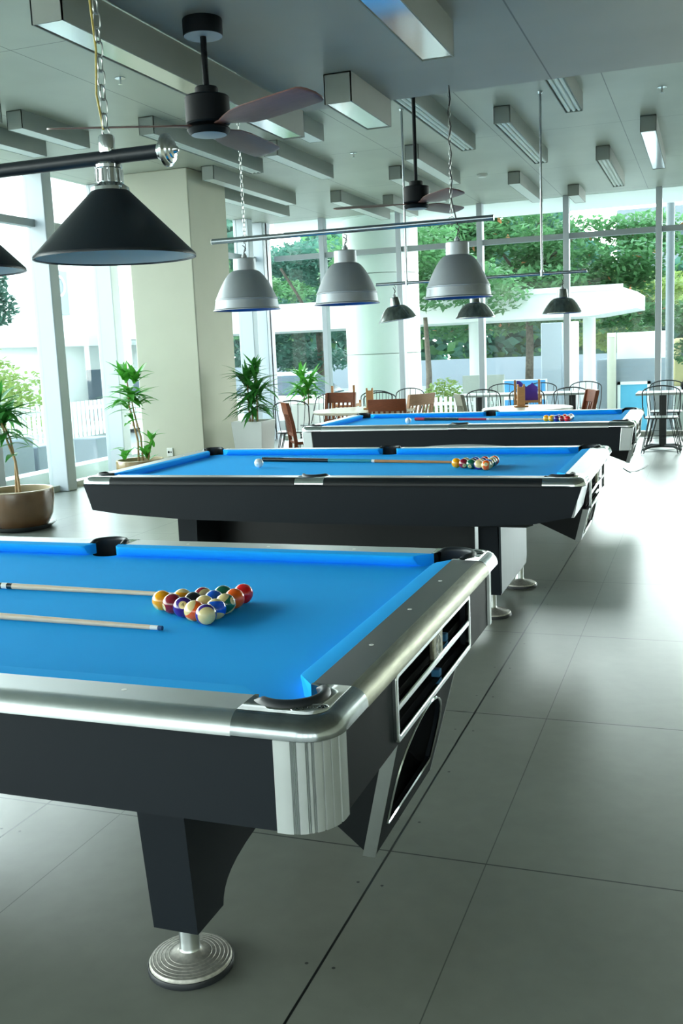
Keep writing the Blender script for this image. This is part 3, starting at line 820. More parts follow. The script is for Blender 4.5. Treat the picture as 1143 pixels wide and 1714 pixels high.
cue(a_, b_, 'cue with a teal wrap and black butt on the middle table', [('tip', m_tip, 0, .012), ('ferrule', m_ferr, .012, .035), ('shaft', m_woodo, .035, .67), ('joint_ring', m_ferr, .67, .69), ('wrap', m_teal, .69, .99), ('butt', m_bbut, .99, 1.47)])
a_, b_ = cue_line(.90, 6.615, math.atan2(6.615 - 6.84, 1.46))
cue(a_, b_, 'cue with red and black butt on the farthest table', [('tip', m_tip, 0, .012), ('ferrule', m_ferr, .012, .035), ('shaft', m_dsh, .035, .72), ('joint_ring', m_ferr, .72, .745), ('fore_wrap', m_redw, .745, 1.02), ('grip', m_bbut, 1.02, 1.37), ('end_sleeve', m_redw, 1.37, 1.47)])
for k, (y, z, lb) in enumerate([(.16, .679, 'blue chalk cube in the upper slot of the ball return on the nearest table'), (.08, .604, 'blue chalk cube in the lower slot of the ball return on the nearest table')]):
    o = box('chalk_cube', m_chalk, (1.388, 1.411, y - .012, y + .012, z - .0068, z + .0132), bevel=.002)
    tag(o, lb, 'chalk', 'chalk cubes')
    MB().lathe([(.001, .0004), (.007, .0004), (.0085, .0)], 12, (1.3995, y, z + .0134)).build('worn_hollow', m_tip, o)

# ------------------------------------------------------------------ lamps
def chain_mesh(p0, p1, ll=.034, w=.011, r=.0028):
    mb = MB(); p0, p1 = Vector(p0), Vector(p1); L = (p1 - p0).length; n_ = max(1, int(L / (ll - 2 * r * 1.2))); st = L / n_
    d = (p1 - p0).normalized(); u = d.cross(Vector((0, 1, 0))).normalized(); w_ = d.cross(u)
    for i in range(n_):
        c = p0 + d * (st * (i + .5)); a = u if i % 2 else w_
        hl = ll / 2 - w
        pts = []
        for k in range(12):
            th = 2 * pi * k / 12; x, y = w * cos(th), w * sin(th); y += hl if y > 0 else -hl
            pts.append(c + a * x + d * y)
        mb.tube(pts, r, 6, closed=True)
    return mb
# near: black rail with three black cone shades
t = thing('billiard_lamp', 'black cone-shaded billiard lamp on a black rail with chrome ends above the nearest table', 'lamp', (0, 0, 2.0))
MB().cyl((-.72, 0, 0), (.725, 0, 0), .0185, n=24).build('rail', m_blackp, t)
for sx in (1, -1):
    M = Matrix.Translation((sx * .722, 0, 0)) @ Matrix.Rotation(sx * pi / 2, 4, 'Y')
    MB().lathe([(.001, -.004), (.022, -.004), (.024, 0), (.024, .008), (.037, .010), (.042, .014), (.042, .021), (.037, .025), (.033, .026), (.031, .031), (.022, .033), (.020, .037), (.011, .039), (.009, .045), (.005, .050), (.001, .051)], 36, M=M).build('finial', m_chrome, t, sm=30)
for x in (.56, 0, -.56):
    s_ = MB().lathe([(.047, -.085), (.0465, -.083), (.214, -.252), (.2165, -.256), (.2165, -.262), (.213, -.262), (.2115, -.256), (.046, -.09)], 64, (x, 0, 0)).build('shade', m_blackp, t, sm=50)
    MB().lathe([(.2108, -.2575), (.0455, -.0925), (.001, -.0925)], 64, (x, 0, 0)).build('shade_lining', m_shade_in, s_)
    f_ = MB().lathe([(.001, -.012), (.030, -.014), (.036, -.02), (.036, -.028), (.032, -.03), (.034, -.066), (.042, -.072), (.05, -.078), (.051, -.087), (.046, -.09)], 36, (x, 0, 0)).build('fitter', m_chrome, t, sm=30)
    rb = MB()
    for k in range(12):
        a = 2 * pi * k / 12; rb.tube([(x + .0335 * cos(a), .0335 * sin(a), -.032), (x + .0345 * cos(a), .0345 * sin(a), -.064)], .0035, 6)
    rb.build('fluting', m_chrome, f_)
    MB().sphere((x, 0, -.15), .03, 14, 10).build('bulb', m_ferr, t)
for x in (.56, -.56):
    c_ = chain_mesh((x, 0, .075), (x - .006, 0, ZS - 2.0 - .02), .040, .0105, .0022); co = c_.build('chain', m_chain, t)
    MB().tube([(x - .004, -.004, .07), (x - .016, -.006, .16), (x - .008, -.004, .27), (x - .016, -.006, .42), (x - .012, -.004, .6), (x - .008, 0, .87)], .003, 6).build('cord', m_cordg, co)
    MB().lathe([(.001, .056), (.019, .056), (.021, .052), (.021, .018), (.02, .012)], 24, (x, 0, 0)).build('rail_collar', m_chrome, t, sm=30)
    MB().tube([(x + .010 * cos(a * pi / 8), 0, .066 + .010 * sin(a * pi / 8)) for a in range(16)], .0026, 6, closed=True).build('hanging_ring', m_chain, t)
    MB().lathe([(.001, -.022), (.02, -.02), (.028, -.004), (.028, 0), (.001, 0)], 20, (x - .006, 0, ZS - 2.0)).build('ceiling_hook', m_chrome, t)

def dome(x, y, zrim, r, hgt, neckr, neckh, ztop, mm, label, group, tilt=(0, 0), lining=m_bluein, band=True):
    """pendant lamp hung from the bar at ztop; rim at zrim"""
    t = thing('pendant_lamp', label, 'lamp', (x, y, ztop - .004), 0, group)
    rt = Euler((tilt[0], tilt[1], 0)).to_matrix().to_4x4()
    zr_ = zrim - ztop; prof = []
    N_ = 18
    if band:
        prof = [(r, 0), (r, .003), (r * .955, .010), (r * .915, .060), (r * .93, .0635), (r * .93, .0665), (r * .905, .070)]
        z0, r0, ex = .070, r * .905, .62
    else:
        prof = [(r, 0), (r, .004), (r * .985, .008)]; z0, r0, ex = .008, r * .985, .52
    for i in range(N_ + 1):
        tt = 1 - (i / N_) ** .8
        prof.append((neckr + (r0 - neckr) * tt ** ex, z0 + (hgt - z0) * (1 - tt)))
    neck = [(neckr, hgt), (neckr * (.98 if band else .8), hgt + neckh), (neckr * (.9 if band else .7), hgt + neckh + .004), (.018, hgt + neckh + .006)]
    M = Matrix.Translation((0, 0, zr_)) @ Matrix.Translation((0, 0, hgt + neckh)) @ rt @ Matrix.Translation((0, 0, -hgt - neckh))
    s_ = MB().lathe(prof, 56, M=M).build('shade', mm, t, sm=30)
    inn = [(max(.001, p[0] - .004), p[1] + .001) for p in prof]
    MB().lathe(inn, 56, M=M).build('reflector', lining, s_, sm=50)
    MB().lathe(neck, 40, M=M).build('neck', mm, t, sm=30)
    zt_ = zr_ + hgt + neckh
    MB().lathe([(.001, .03), (.009, .03), (.011, .02), (.016, .018), (.018, .0), (.018, -.002)], 20, (0, 0, zt_ + .004)).build('gland', m_trans, t, sm=30)
    z1 = zt_ + .03
    hk = MB().tube([(0, 0, z1), (0, 0, z1 + .012), (.012, 0, z1 + .022), (.013, 0, z1 + .035), (0, 0, z1 + .046), (-.008, 0, -.016)] if z1 < -.06 else [(0, 0, z1 - .005), (.006, 0, (z1) / 2), (0, 0, -.012)], .0028, 6)
    hk.tube([(.0, 0, -.001), (.014, 0, -.008), (.010, 0, -.03), (.002, 0, z1 + .02), (.0, 0, z1 - .01)], .0025, 6)
    hk.build('hook', m_cordb, t)
    MB().sphere((0, 0, zr_ + hgt * .45), .035, 14, 10).build('bulb', m_ferr, t)
    return t
# middle bar
t = thing('lamp_bar', 'steel tube bar hung over the middle table holding three aluminium lamps', 'lamp bar', (.068, 3.282, 2.155))
MB().cyl((-.871, 0, 0), (.871, 0, 0), .0165, n=24).build('tube', m_steel, t)
MB().cyl((-.876, 0, 0), (-.870, 0, 0), .0168, n=24).build('end_cap', m_ferr, t)
MB().cyl((.870, 0, 0), (.876, 0, 0), .0168, n=24).build('end_cap', m_lampdark, t)
chain_mesh((-.65, 0, .02), (-.65, 0, ZC - 2.155 - .005), .03, .0075, .002).build('chain', m_chain, t)
chain_mesh((.635, 0, .02), (.638, 0, ZS - 2.155 - .005), .03, .0065, .0018).build('chain', m_chain, t)
MB().tube([(.638, 0, ZS - 2.155)] + [(.638 + .007 * (1 if k % 2 else -1), -.003, ZS - 2.155 - .0725 * k) for k in range(1, 9)] + [(.66, -.01, .03), (.67, -.008, -.02)], .004, 6).build('cord', m_cordb, t)
for x in (-.65, .635):
    MB().tube([(x + .018 * cos(a * pi / 8), 0, .003 + .022 * sin(a * pi / 8)) for a in range(16)], .0022, 6, closed=True).build('hanging_ring', m_chain, t)
GL = 'aluminium dome lamps over the middle table'
dome(-.593, 3.282, 1.735, .207, .238, .07, .068, 2.139, m_lampalu, 'leftmost big aluminium dome lamp on the middle bar', GL)
dome(.06, 3.282, 1.735, .195, .238, .067, .068, 2.139, m_lampalu, 'centre big aluminium dome lamp on the middle bar', GL)
dome(.733, 3.282, 1.733, .195, .238, .067, .068, 2.139, m_lampalu, 'rightmost big aluminium dome lamp on the middle bar', GL)
# far bar
t = thing('lamp_bar', 'thin steel bar on two rods over the farthest table holding three dark lamps', 'lamp bar', (.13, 6.6217, 2.045))
MB().cyl((-.955, 0, 0), (.955, 0, 0), .014, n=20).build('tube', m_steel, t)
for x in (-.66, .57):
    r_ = MB().cyl((x, 0, .012), (x, 0, ZC - 2.045), .010, n=14).build('hanging_rod', m_steel, t)
    MB().lathe([(.001, -.015), (.02, -.013), (.025, 0), (.001, 0)], 16, (x, 0, ZC - 2.045)).build('ceiling_plate', m_chrome, r_)
    MB().cyl((x, 0, -.02), (x, 0, .03), .016, n=14).build('clamp', m_steel, t)
GF = 'small dark dome lamps over the farthest table'
dome(-.655, 6.6217, 1.715, .18, .135, .05, .07, 2.031, m_lampdark, 'leftmost small dome lamp on the far bar, tilted to show its blue inside', GF, tilt=(.05, -.13), band=False)
dome(.10, 6.6217, 1.70, .178, .135, .05, .07, 2.031, m_lampdark, 'middle small dark dome lamp on the far bar, half behind a bigger lamp', GF, band=False)
dome(.875, 6.6217, 1.70, .174, .135, .05, .07, 2.031, m_lampdark, 'rightmost small dark dome lamp on the far bar', GF, band=False)

# ------------------------------------------------------------------ fans
def fan(x, y, ztop, zm, label, angs, rad=.68):
    t = thing('ceiling_fan', label, 'ceiling fan', (x, y, ztop), 0, 'three-bladed black ceiling fans')
    dz = zm - ztop   # motor bottom of body
    cn = MB().lathe([(.001, -.001), (.083, -.001), (.085, -.006), (.085, -.066), (.082, -.07)], 40).build('canopy', m_fan, t, sm=30)
    MB().lathe([(.082, -.07), (.001, -.071)], 40).build('canopy_base', m_fanled, cn)
    MB().cyl((0, 0, -.07), (0, 0, dz + .15), .0135, n=16).build('downrod', m_fan, t)
    MB().lathe([(.014, .165), (.046, .163), (.05, .158), (.05, .128), (.092, .124), (.096, .118), (.096, .015), (.09, .008), (.06, .0), (.001, 0)], 48, (0, 0, dz)).build('motor', m_fan, t, sm=30)
    cp = MB().lathe([(.06, .001), (.09, -.006), (.094, -.012), (.088, -.024), (.076, -.034)], 48, (0, 0, dz)).build('light_ring', m_fan, t, sm=40)
    MB().lathe([(.076, -.034), (.06, -.038), (.001, -.04)], 48, (0, 0, dz)).build('diffuser', m_fanled, cp)
    for i, a in enumerate(angs):
        mb = MB(); rings = []
        st = [(.07, .022), (.10, .024), (.15, .045), (.22, .066), (.3, .074), (.42, .074), (.54, .073), (rad - .035, .070), (rad - .015, .060), (rad - .004, .04), (rad, .015)]
        for k, (u, w) in enumerate(st):
            tw = R(-13) * min(1, (u - .07) / .12); off = .012 * min(1, (u - .07) / .15)
            rg = []
            for vv, zz in ((-1, -.004), (-.95, -.005), (0, -.006), (.95, -.005), (1, -.004), (1, .001), (0, .003), (-1, .001)):
                yy = vv * w; rg.append((u, off + yy * cos(tw) - zz * sin(tw), yy * sin(tw) + zz * cos(tw)))
            rings.append(rg)
        mb.loft(rings); mb.build('blade', m_blade, t, loc=(0, 0, dz + .006), rot=(0, 0, a), sm=50)
    return t
fan(.028, 1.669, ZS, 2.442, 'nearer ceiling fan with brown blades under the low ceiling', (R(90), R(206), R(333)))
fan(.03, 5.0, ZC, 2.505, 'farther ceiling fan on a long black rod above the lamps', (R(-48), R(72), R(192)), .62)

# ------------------------------------------------------------------ plants
def leaf(mb, base, d, L, w, droop, mi=0):
    d = Vector(d).normalized(); side = d.cross(Vector((0, 0, 1)))
    if side.length < .05: side = Vector((1, 0, 0))
    side.normalize(); up = side.cross(d); p = Vector(base); rings = []
    prof = [.35, .8, 1, .95, .7, .35, .04]
    n_ = len(prof)
    cur = d.copy()
    for i, f in enumerate(prof):
        wd = side * (w * f / 2); fold = up * (w * f * .14)
        rings.append([p - wd + fold, p, p + wd + fold])
        cur = (cur + Vector((0, 0, -1)) * (droop / n_)).normalized(); p = p + cur * (L / (n_ - 1))
    vs = [tuple(q) for r_ in rings for q in r_]; fs = []
    for i in range(n_ - 1):
        for j in range(2): fs.append([i * 3 + j, i * 3 + j + 1, i * 3 + 4 + j, i * 3 + 3 + j])
    mb.add(vs, fs, mi)
def rosette(mb, rng, c, n_, L, w, spread=(.1, 1.2), droop=.7, axis=Vector((0, 0, 1))):
    for i in range(n_):
        a = i * 2.39996 + rng.uniform(-.3, .3); el = spread[1] - (spread[1] - spread[0]) * (i / n_) + rng.uniform(-.12, .12)
        d = Vector((cos(a) * cos(el), sin(a) * cos(el), sin(el))) + axis * .15
        leaf(mb, Vector(c) + Vector((rng.uniform(-.02, .02), rng.uniform(-.02, .02), .10 * (i / n_) - .12 * rng.random())), d, L * rng.uniform(.75, 1.2), w * rng.uniform(.95, 1.35), droop * rng.uniform(.6, 1.4))
def plant(label, loc, potkind, stems, rosettes, rng, lm, pot):
    """stems: list of point lists; rosettes: (centre, n, L, w, spread, droop)"""
    t = thing('potted_plant', label, 'potted plant', loc, 0, 'potted plants by the glazing')
    if potkind == 'glazed':
        r, h, m_p = pot
        p = MB().lathe([(.001, .02), (r * .72, .02), (r * .8, .045), (r * .93, h * .35), (r, h * .7), (r * 1.0, h * .93), (r * .99, h * .97)], 56).build('pot', m_p, t, sm=60)
        MB().lathe([(r * .99, h * .97), (r * .985, h * .995), (r * .95, h), (r * .91, h * .99), (r * .905, h * .95), (r * .9, h * .75)], 56).build('rim', m_rim, p, sm=60)
        MB().lathe([(r * .905, h * .80), (.001, h * .82)], 40).build('soil', m_soil, t)
        MB().lathe([(.001, 0), (r * .82, 0), (r * .98, .04), (r * 1.0, .045), (r * .97, .045), (r * .8, .021), (.001, .02)], 48).build('saucer', m_saucer, t, sm=50)
        hs = h * .8
    else:
        w0, w1, h = pot   # bottom half width, top half width
        mb = MB(); o_ = [(-1, -1), (1, -1), (1, 1), (-1, 1)]
        rg = lambda w, z: [(a * w, b * w, z) for a, b in o_]
        mb.loft([rg(w0, 0), rg(w1, h), rg(w1 - .018, h), rg(w1 - .03, h - .08)], caps=False)
        mb.add(rg(w0, 0), [[0, 1, 2, 3]])
        mb.build('pot', m_planter, t, bevel=.006)
        mb = MB(); mb.add(rg(w1 - .029, h - .05), [[0, 1, 2, 3]]); mb.loft([rg(w1 - .029, h - .05), rg(w1 - .04, h - .1)]); mb.build('soil', m_soil, t)
        hs = h - .05
    for s_ in stems:
        k = len(s_); MB().tube(s_, [.013 - .006 * i / (k - 1) for i in range(k)], 8).build('stem', m_stem, t)
    mb = MB()
    for c, n_, L, w, sp_, dr in rosettes: rosette(mb, rng, c, n_, L, w, sp_, dr)
    o = mb.build('foliage', lm, t, sm=60)
    return t
rng = random.Random(3)
plant('tall bare-stemmed plant in a dark brown glazed pot at the left edge of the photo', (-3.72, 4.93, 0), 'glazed',
      [[(-.03, 0, .28), (-.02, .02, .6), (-.07, .0, .78), (-.1, -.01, .92), (-.12, 0, 1.0)], [(.03, -.02, .28), (.0, 0, .55), (-.06, .03, .8), (-.16, .02, 1.05)]],
      [((-.12, 0, 1.0), 30, .36, .062, (-.4, .9), .9), ((-.16, .02, 1.08), 26, .32, .055, (.0, 1.2), .7), ((-.07, 0, .86), 12, .30, .055, (-.3, .4), .9), ((.02, -.03, .72), 5, .24, .05, (-.2, .3), .9)], rng, m_leafd, (.305, .36, m_potb))
plant('tall thin-stemmed plant in a tan glazed pot in front of the cream pillar', (-3.9, 7.3, 0), 'glazed',
      [[(-.02, 0, .3), (-.01, 0, .55), (-.05, 0, .75), (-.09, 0, .95), (-.1, .02, 1.15), (-.1, 0, 1.3)], [(.03, .01, .3), (.03, 0, .6), (-.03, 0, .85), (-.05, -.02, 1.1)], [(.1, 0, .3), (.12, .01, .48), (.16, 0, .58)]],
      [((-.12, 0, 1.28), 16, .22, .062, (.1, 1.3), .5), ((.0, .02, 1.24), 14, .24, .06, (.0, 1.2), .5), ((-.05, -.02, 1.1), 22, .30, .06, (-.3, .8), .7), ((-.12, .0, 1.0), 18, .32, .06, (-.2, .5), .8), ((.04, .0, 1.02), 10, .27, .055, (-.1, .6), .7),
       ((.16, 0, .56), 9, .16, .05, (.2, 1.2), .5), ((.1, 0, .40), 8, .18, .06, (.2, 1.1), .5), ((-.16, -.03, .40), 8, .18, .055, (.1, .9), .6), ((-.1, 0, .84), 6, .28, .055, (-.1, .3), .8)], rng, m_leaf, (.27, .35, m_potb2))
plant('bushy dark green plant in a tall white square planter beside the cream pillar', (-2.98, 8.38, 0), 'square',
      [[(-.01, 0, .6), (-.01, 0, .8), (-.03, 0, 1.0)], [(.04, .02, .6), (.05, .02, .85), (.06, .02, 1.15)], [(-.03, -.02, .6), (-.04, -.02, .85), (-.05, 0, 1.25)]],
      [((-.02, 0, .95), 34, .36, .05, (-.35, .7), .9), ((.06, .02, 1.06), 34, .36, .05, (-.3, .9), .8), ((-.05, 0, 1.16), 30, .30, .048, (-.1, 1.2), .6), ((.02, -.03, .84), 26, .36, .05, (-.4, .4), .9), ((.05, 0, 1.26), 14, .2, .045, (.2, 1.4), .4)], rng, m_leafd, (.15, .2, .68))
plant('light green bushy plant in a white planter by the corner of the glazing', (-3.45, 11.2, 0), 'square',
      [[(-.01, 0, .6), (-.01, 0, .8), (-.03, 0, .95)], [(.04, .02, .6), (.05, .02, .85), (.06, .02, 1.05)]],
      [((-.02, 0, .9), 34, .34, .055, (-.3, .8), .8), ((.06, .02, 1.0), 34, .33, .055, (-.2, 1.0), .7), ((-.04, 0, 1.08), 24, .28, .05, (.1, 1.3), .5), ((.1, 0, .84), 14, .3, .05, (-.3, .4), .8)], rng, m_leaf, (.19, .22, .70))

# ------------------------------------------------------------------ dining furniture
def wood_chair(label, x, y, rz, mw):
    """seat faces +y in its own frame (back at -y)"""
    t = thing('dining_chair', label, 'chair', (x, y, 0), rz, 'wooden slat-back chairs at the dining tables')
    box('seat', mw, (-.21, .21, -.2, .22, .43, .46), t, bevel=.008)
    for sx in (-1, 1):
        MB().prism([(sx * .19 - .018, -.02), (sx * .19 + .018, -.02), (sx * .19 + .018, .02), (sx * .19 - .018, .02)], 0, .43, 'z').build('leg', mw, t, loc=(0, .19, 0))
        bp = MB(); st = [(-.235, 0), (-.2, .3), (-.19, .45), (-.215, .65), (-.27, .9)]
        bp.loft([[(sx * .195 - .017, y_ - .02, z_), (sx * .195 + .017, y_ - .02, z_), (sx * .195 + .017, y_ + .02, z_), (sx * .195 - .017, y_ + .02, z_)] for y_, z_ in st]); bp.build('leg', mw, t)
        MB().box(sx * .19 - .01, sx * .19 + .01, -.2, .19, .2, .23).build('stretcher', mw, t)
    tr = MB(); rings = []
    for k in range(9):
        u = -.21 + .42 * k / 8; c = -.02 * (1 - (u / .21) ** 2)
        rings.append([(u, -.265 + c, .77), (u, -.24 + c, .77), (u, -.262 + c, .905), (u, -.287 + c, .905)])
    tr.loft(rings); tr.build('top_rail', mw, t, bevel=.004)
    MB().box(-.18, .18, -.215, -.19, .52, .56).build('lower_rail', mw, t)
    for k in range(6):
        u = -.15 + .3 * k / 5; c = -.02 * (1 - (u / .21) ** 2)
        MB().loft([[(u - .013, -.215, .55), (u + .013, -.215, .55), (u + .013, -.203, .55), (u - .013, -.203, .55)], [(u - .013, -.262 + c, .78), (u + .013, -.262 + c, .78), (u + .013, -.25 + c, .78), (u - .013, -.25 + c, .78)]]).build('slat', mw, t)
    return t
wood_chair('red-brown slat-back chair behind the pale round table', -2.47, 9.78, R(180), m_wood)
wood_chair('red-brown slat-back chair in front of the pale round table, back toward us', -1.28, 8.42, R(8), m_wood)
wood_chair('slat-back chair in a lit wood tone at the right of the pale round table', -1.36, 9.32, R(60), m_wood_lit)
wood_chair('red-brown chair seen edge-on left of the farthest pool table', -2.2, 8.2, R(-58), m_wood)
wood_chair('grey-backed chair at the left of the white round table', -.36, 9.0, R(-66), m_woodg)
wood_chair('brown chair seen edge-on at the right of the white round table', .62, 9.0, R(112), m_wood)
def round_table(label, x, y, r, mt):
    t = thing('round_table', label, 'table', (x, y, 0), 0, 'round dining tables')
    MB().lathe([(.001, .71), (r - .01, .71), (r, .717), (r, .735), (r - .006, .742), (.001, .742)], 64).build('tabletop', mt, t, sm=30)
    MB().lathe([(.03, .71), (.16, .705), (.16, .69), (.035, .68), (.035, .06), (.06, .04), (.28, .02), (.28, 0), (.001, 0)], 32).build('pedestal', m_wire, t, sm=30)
    return t
round_table('pale wood round dining table beside the wooden chairs', -1.8, 9.02, .62, m_ttop)
round_table('white round dining table behind the farthest pool table', .2, 8.75, .5, m_ttopw)
def stand(label, x, y, rz):
    t = thing('wooden_stand', label, 'table stand', (x, y, .742), rz, 'upright wooden stands on the dining tables')
    box('base', m_woodo, (-.075, .075, -.05, .05, 0, .018), t, bevel=.004)
    MB().prism([(-.042, .018), (.042, .018), (.042, .255), (.026, .255), (.02, .225), (-.02, .225), (-.026, .255), (-.042, .255)], -.022, .022, 'y').build('upright', m_woodo, t, bevel=.003)
stand('oak upright stand with a notched top on the pale round table', -1.72, 9.0, R(10))
stand('oak upright stand with a notched top on the white round table', .12, 8.83, R(20))
def bistro(label, x, y):
    t = thing('bistro_table', label, 'table', (x, y, 0), 0, 'square bistro tables along the back glazing')
    box('tabletop', m_ttopg, (-.325, .325, -.3, .3, .72, .75), t, bevel=.004)
    MB().box(-.045, .045, -.045, .045, .03, .72).build('column', m_wire, t, bevel=.004)
    for k in range(4):
        a = pi / 4 + k * pi / 2
        MB().tube([(.03 * cos(a), .03 * sin(a), .05), (.2 * cos(a), .2 * sin(a), .05), (.33 * cos(a), .33 * sin(a), .015)], [.022, .018, .014], 8).build('foot', m_wire, t)
    return t
bistro('grey bistro table with a black column at the right edge of the photo', 1.545, 11.21)
bistro('grey bistro table right of centre behind the white round table', .33, 11.75)
bistro('grey bistro table behind the high chair with the purple seat', -.325, 11.75)
bistro('grey bistro table left end of the row, behind the grey-backed chair', -.98, 11.75)
def wire_chair():
    t = thing('wire_chair', '', 'chair', (0, 0, 0), 0, 'black wire chairs by the glazing')
    # faces +y, back at -y
    MB().prism(rrect(-.2, .2, -.2, .2, .08, 6), .44, .452).build('seat', m_ttopg, t)  # black seat coloured grey, its bright reflection put into the colour
    MB().tube([(x, y, .446) for x, y in rrect(-.2, .2, -.2, .2, .08, 6)], .008, 8, closed=True).build('seat_rim', m_wire, t)
    ar = [(-.205, -.08, .45), (-.225, -.16, .6), (-.225, -.215, .75)] + [(-.225 * cos(pi * i / 12), -.225 - .02 * sin(pi * i / 12), .77 + .085 * sin(pi * i / 12)) for i in range(13)] + [(.225, -.215, .75), (.225, -.16, .6), (.205, -.08, .45)]
    MB().tube(ar, .008, 8).build('back_hoop', m_wire, t)
    for k in (-2, -1, 0, 1, 2):
        u = k * .07
        top = .77 + .085 * math.sqrt(max(0, 1 - (u * 1.3 / .225) ** 2))
        MB().tube([(u, -.195, .45), (u * 1.2, -.215, .65), (u * 1.3, -.243, top)], .0045, 6).build('back_wire', m_wire, t)
    for sx in (-1, 1):
        for sy in (-1, 1):
            MB().tube([(sx * .15, sy * .15, .44), (sx * .235, sy * .23, .008), (sx * .205, sy * .235, .008), (sx * .10, sy * .17, .44)], .0065, 6).build('leg', m_wire, t)
    MB().tube([(.19 * a, .19 * b, .20) for a, b in ((-1, -1), (1, -1), (1, 1), (-1, 1))], .005, 6, closed=True).build('stretcher', m_wire, t)
    return t
wc0 = wire_chair()
WC = [(1.545, 10.85, 0, 'black wire chair in front of the bistro table at the right edge'),
      (1.56, 11.9, 180, 'black wire chair behind the bistro table at the right edge'),
      (-.74, 11.1, 0, 'black wire chair behind the grey-backed wooden chair, near side of the row'),
      (-.16, 11.1, 0, 'black wire chair behind the oak stand on the white table, near side of the row'),
      (.42, 11.1, 0, 'black wire chair at the right near side of the bistro row'),
      (-.78, 12.3, 180, 'black wire chair at the left far side of the bistro row'),
      (-.22, 12.3, 180, 'black wire chair at the far side of the bistro row behind the purple seat'),
      (.42, 12.3, 180, 'black wire chair at the right far side of the bistro row'),
      (-2.95, 9.5, 20, 'black wire chair behind the edge-on wooden chair at the left'),
      (-3.0, 10.55, 160, 'black wire chair in front of the white planter in the corner'),
      (-2.35, 11.1, 190, 'black wire chair behind the left high chair posts'),
      (-2.1, 10.6, 200, 'black wire chair behind the oak stand on the pale round table'),
      (-2.1, 11.7, 170, 'black wire chair in front of the round pillar')]
for i, (x, y, a, lb) in enumerate(WC):
    c = wc0 if i == 0 else copy_tree(wc0)
    c.location = (x, y, 0); c.rotation_euler = (0, 0, R(a)); c['label'] = lb
def high_chair(label, x, y, rz, cloth):
    t = thing('high_chair', label, 'high chair', (x, y, 0), rz, 'wooden high chairs')
    for sx in (-1, 1):
        for sy in (-1, 1):
            MB().box(sx * .15 - .014, sx * .15 + .014, sy * .15 - .014, sy * .15 + .014, 0, .99 if sy < 0 else .78).build('post', m_woodo, t, bevel=.003)
        MB().box(sx * .15 - .01, sx * .15 + .01, -.15, .15, .70, .74).build('arm_rail', m_woodo, t)
    for z in (.2, .70): MB().box(-.15, .15, -.16, -.14, z, z + .03).build('cross_rail', m_woodo, t)
    box('seat', m_woodo, (-.14, .14, -.14, .14, .50, .52), t)
    if cloth:
        mb = MB(); rings = []
        for k in range(9):
            u = -.13 + .26 * k / 8; rings.append([(u, -.15, .96 - .06 * abs(cos(k * .8)) if k > 1 else .98), (u, -.13 - .02 * sin(k), .86), (u, -.08, .76), (u, -.03, .72)])
        mb.loft(rings, caps=False, wrap=False); mb.build('seat_sling', m_purple, t)
high_chair('wooden high chair with a purple sling seat behind the white round table', -.07, 10.45, R(5), True)
high_chair('wooden high chair showing two bare posts behind the left slat-back chair', -2.5, 10.35, R(4), False)
o = MB().tube([(1.20, 9.2, .006), (1.25, 9.0, .006), (1.3, 8.85, .006), (1.36, 8.95, .006), (1.42, 9.25, .006), (1.45, 9.5, .006)], .005, 6).build('power_cable', m_cordb)
tag(o, 'thin dark cable lying on the floor past the right end of the farthest table', 'cable')

# ------------------------------------------------------------------ outside
GZ = -.5
m_eave = mat('eave_white', '#fafcf8', .8)
m_pave = mat('pale_paving', '#b3b7b2', .9, noise=.06, nscale=2)
m_road = mat('grey_road', '#a9b0b2', .9, noise=.05, nscale=1)
m_grass = mat('grass', '#5f9a3c', .95, noise=.3, nscale=5)
m_wht = mat('white_render', '#eef1ee', .8)
m_col = mat('white_cladding', '#fcfdfb', .5)
m_grey = mat('grey_render', '#8d979f', .8)
m_bldg = mat('building_grey', '#8f9aa3', .85)
m_wdark = mat('dark_glazing', '#5f6f7c', .2)
m_pole = mat('pole_grey', '#747d81', .6)
m_bdoor = mat('sky_blue_paint', '#5cb2d2', .6)
m_bluep = mat('blue_board', '#3f8fc8', .6)
m_gboard = mat('grey_board', '#8a9088', .8)
m_yel = mat('yellow_plastic', '#e8c23c', .5)
m_bus = mat('bus_cream', '#e8d9a0', .4)
m_bark = mat('bark', '#6b6258', .9, noise=.3, nscale=12)
G = lambda n_, c, tr=.45: mat(n_, c, .6, trans=tr, noise=.3, nscale=.6)
m_t1 = G('tree_green', '#5f8f5c'); m_t2 = G('tree_teal_green', '#548270'); m_t3 = G('tree_yellow_green', '#8ba25a'); m_t4 = G('tree_dark_green', '#487062')
m_flow = mat('orange_blossom', '#e89a6c', .7)
struct(box('ground', m_pave, (-60, 60, -20, 80, GZ - .2, GZ)))
o = box('exterior_eave', m_eave, (XL - .3, XR + 2, YB + .17, 15.0, ZC, ZC + .15)); tag(o, 'pale soffit of the eave outside above the back glazing', 'eave', kind='structure')
o = box('road', m_road, (-60, 60, 27, 45, GZ, GZ + .03)); tag(o, 'grey road beyond the white shelter', 'road', kind='structure')
# round clad column outside the back glazing
t = thing('round_column', 'fat round white column standing right outside the back glazing', 'column', (-3.08, 13.95, GZ)); t['kind'] = 'structure'
for k, (z0, z1) in enumerate(((0, 1.86), (1.87, 3.16), (3.17, 4.06))):
    MB().lathe([(.001, z0), (.62, z0), (.625, z0 + .005), (.625, z1 - .005), (.62, z1), (.001, z1)], 64).build('cladding_ring', m_col, t, sm=30)
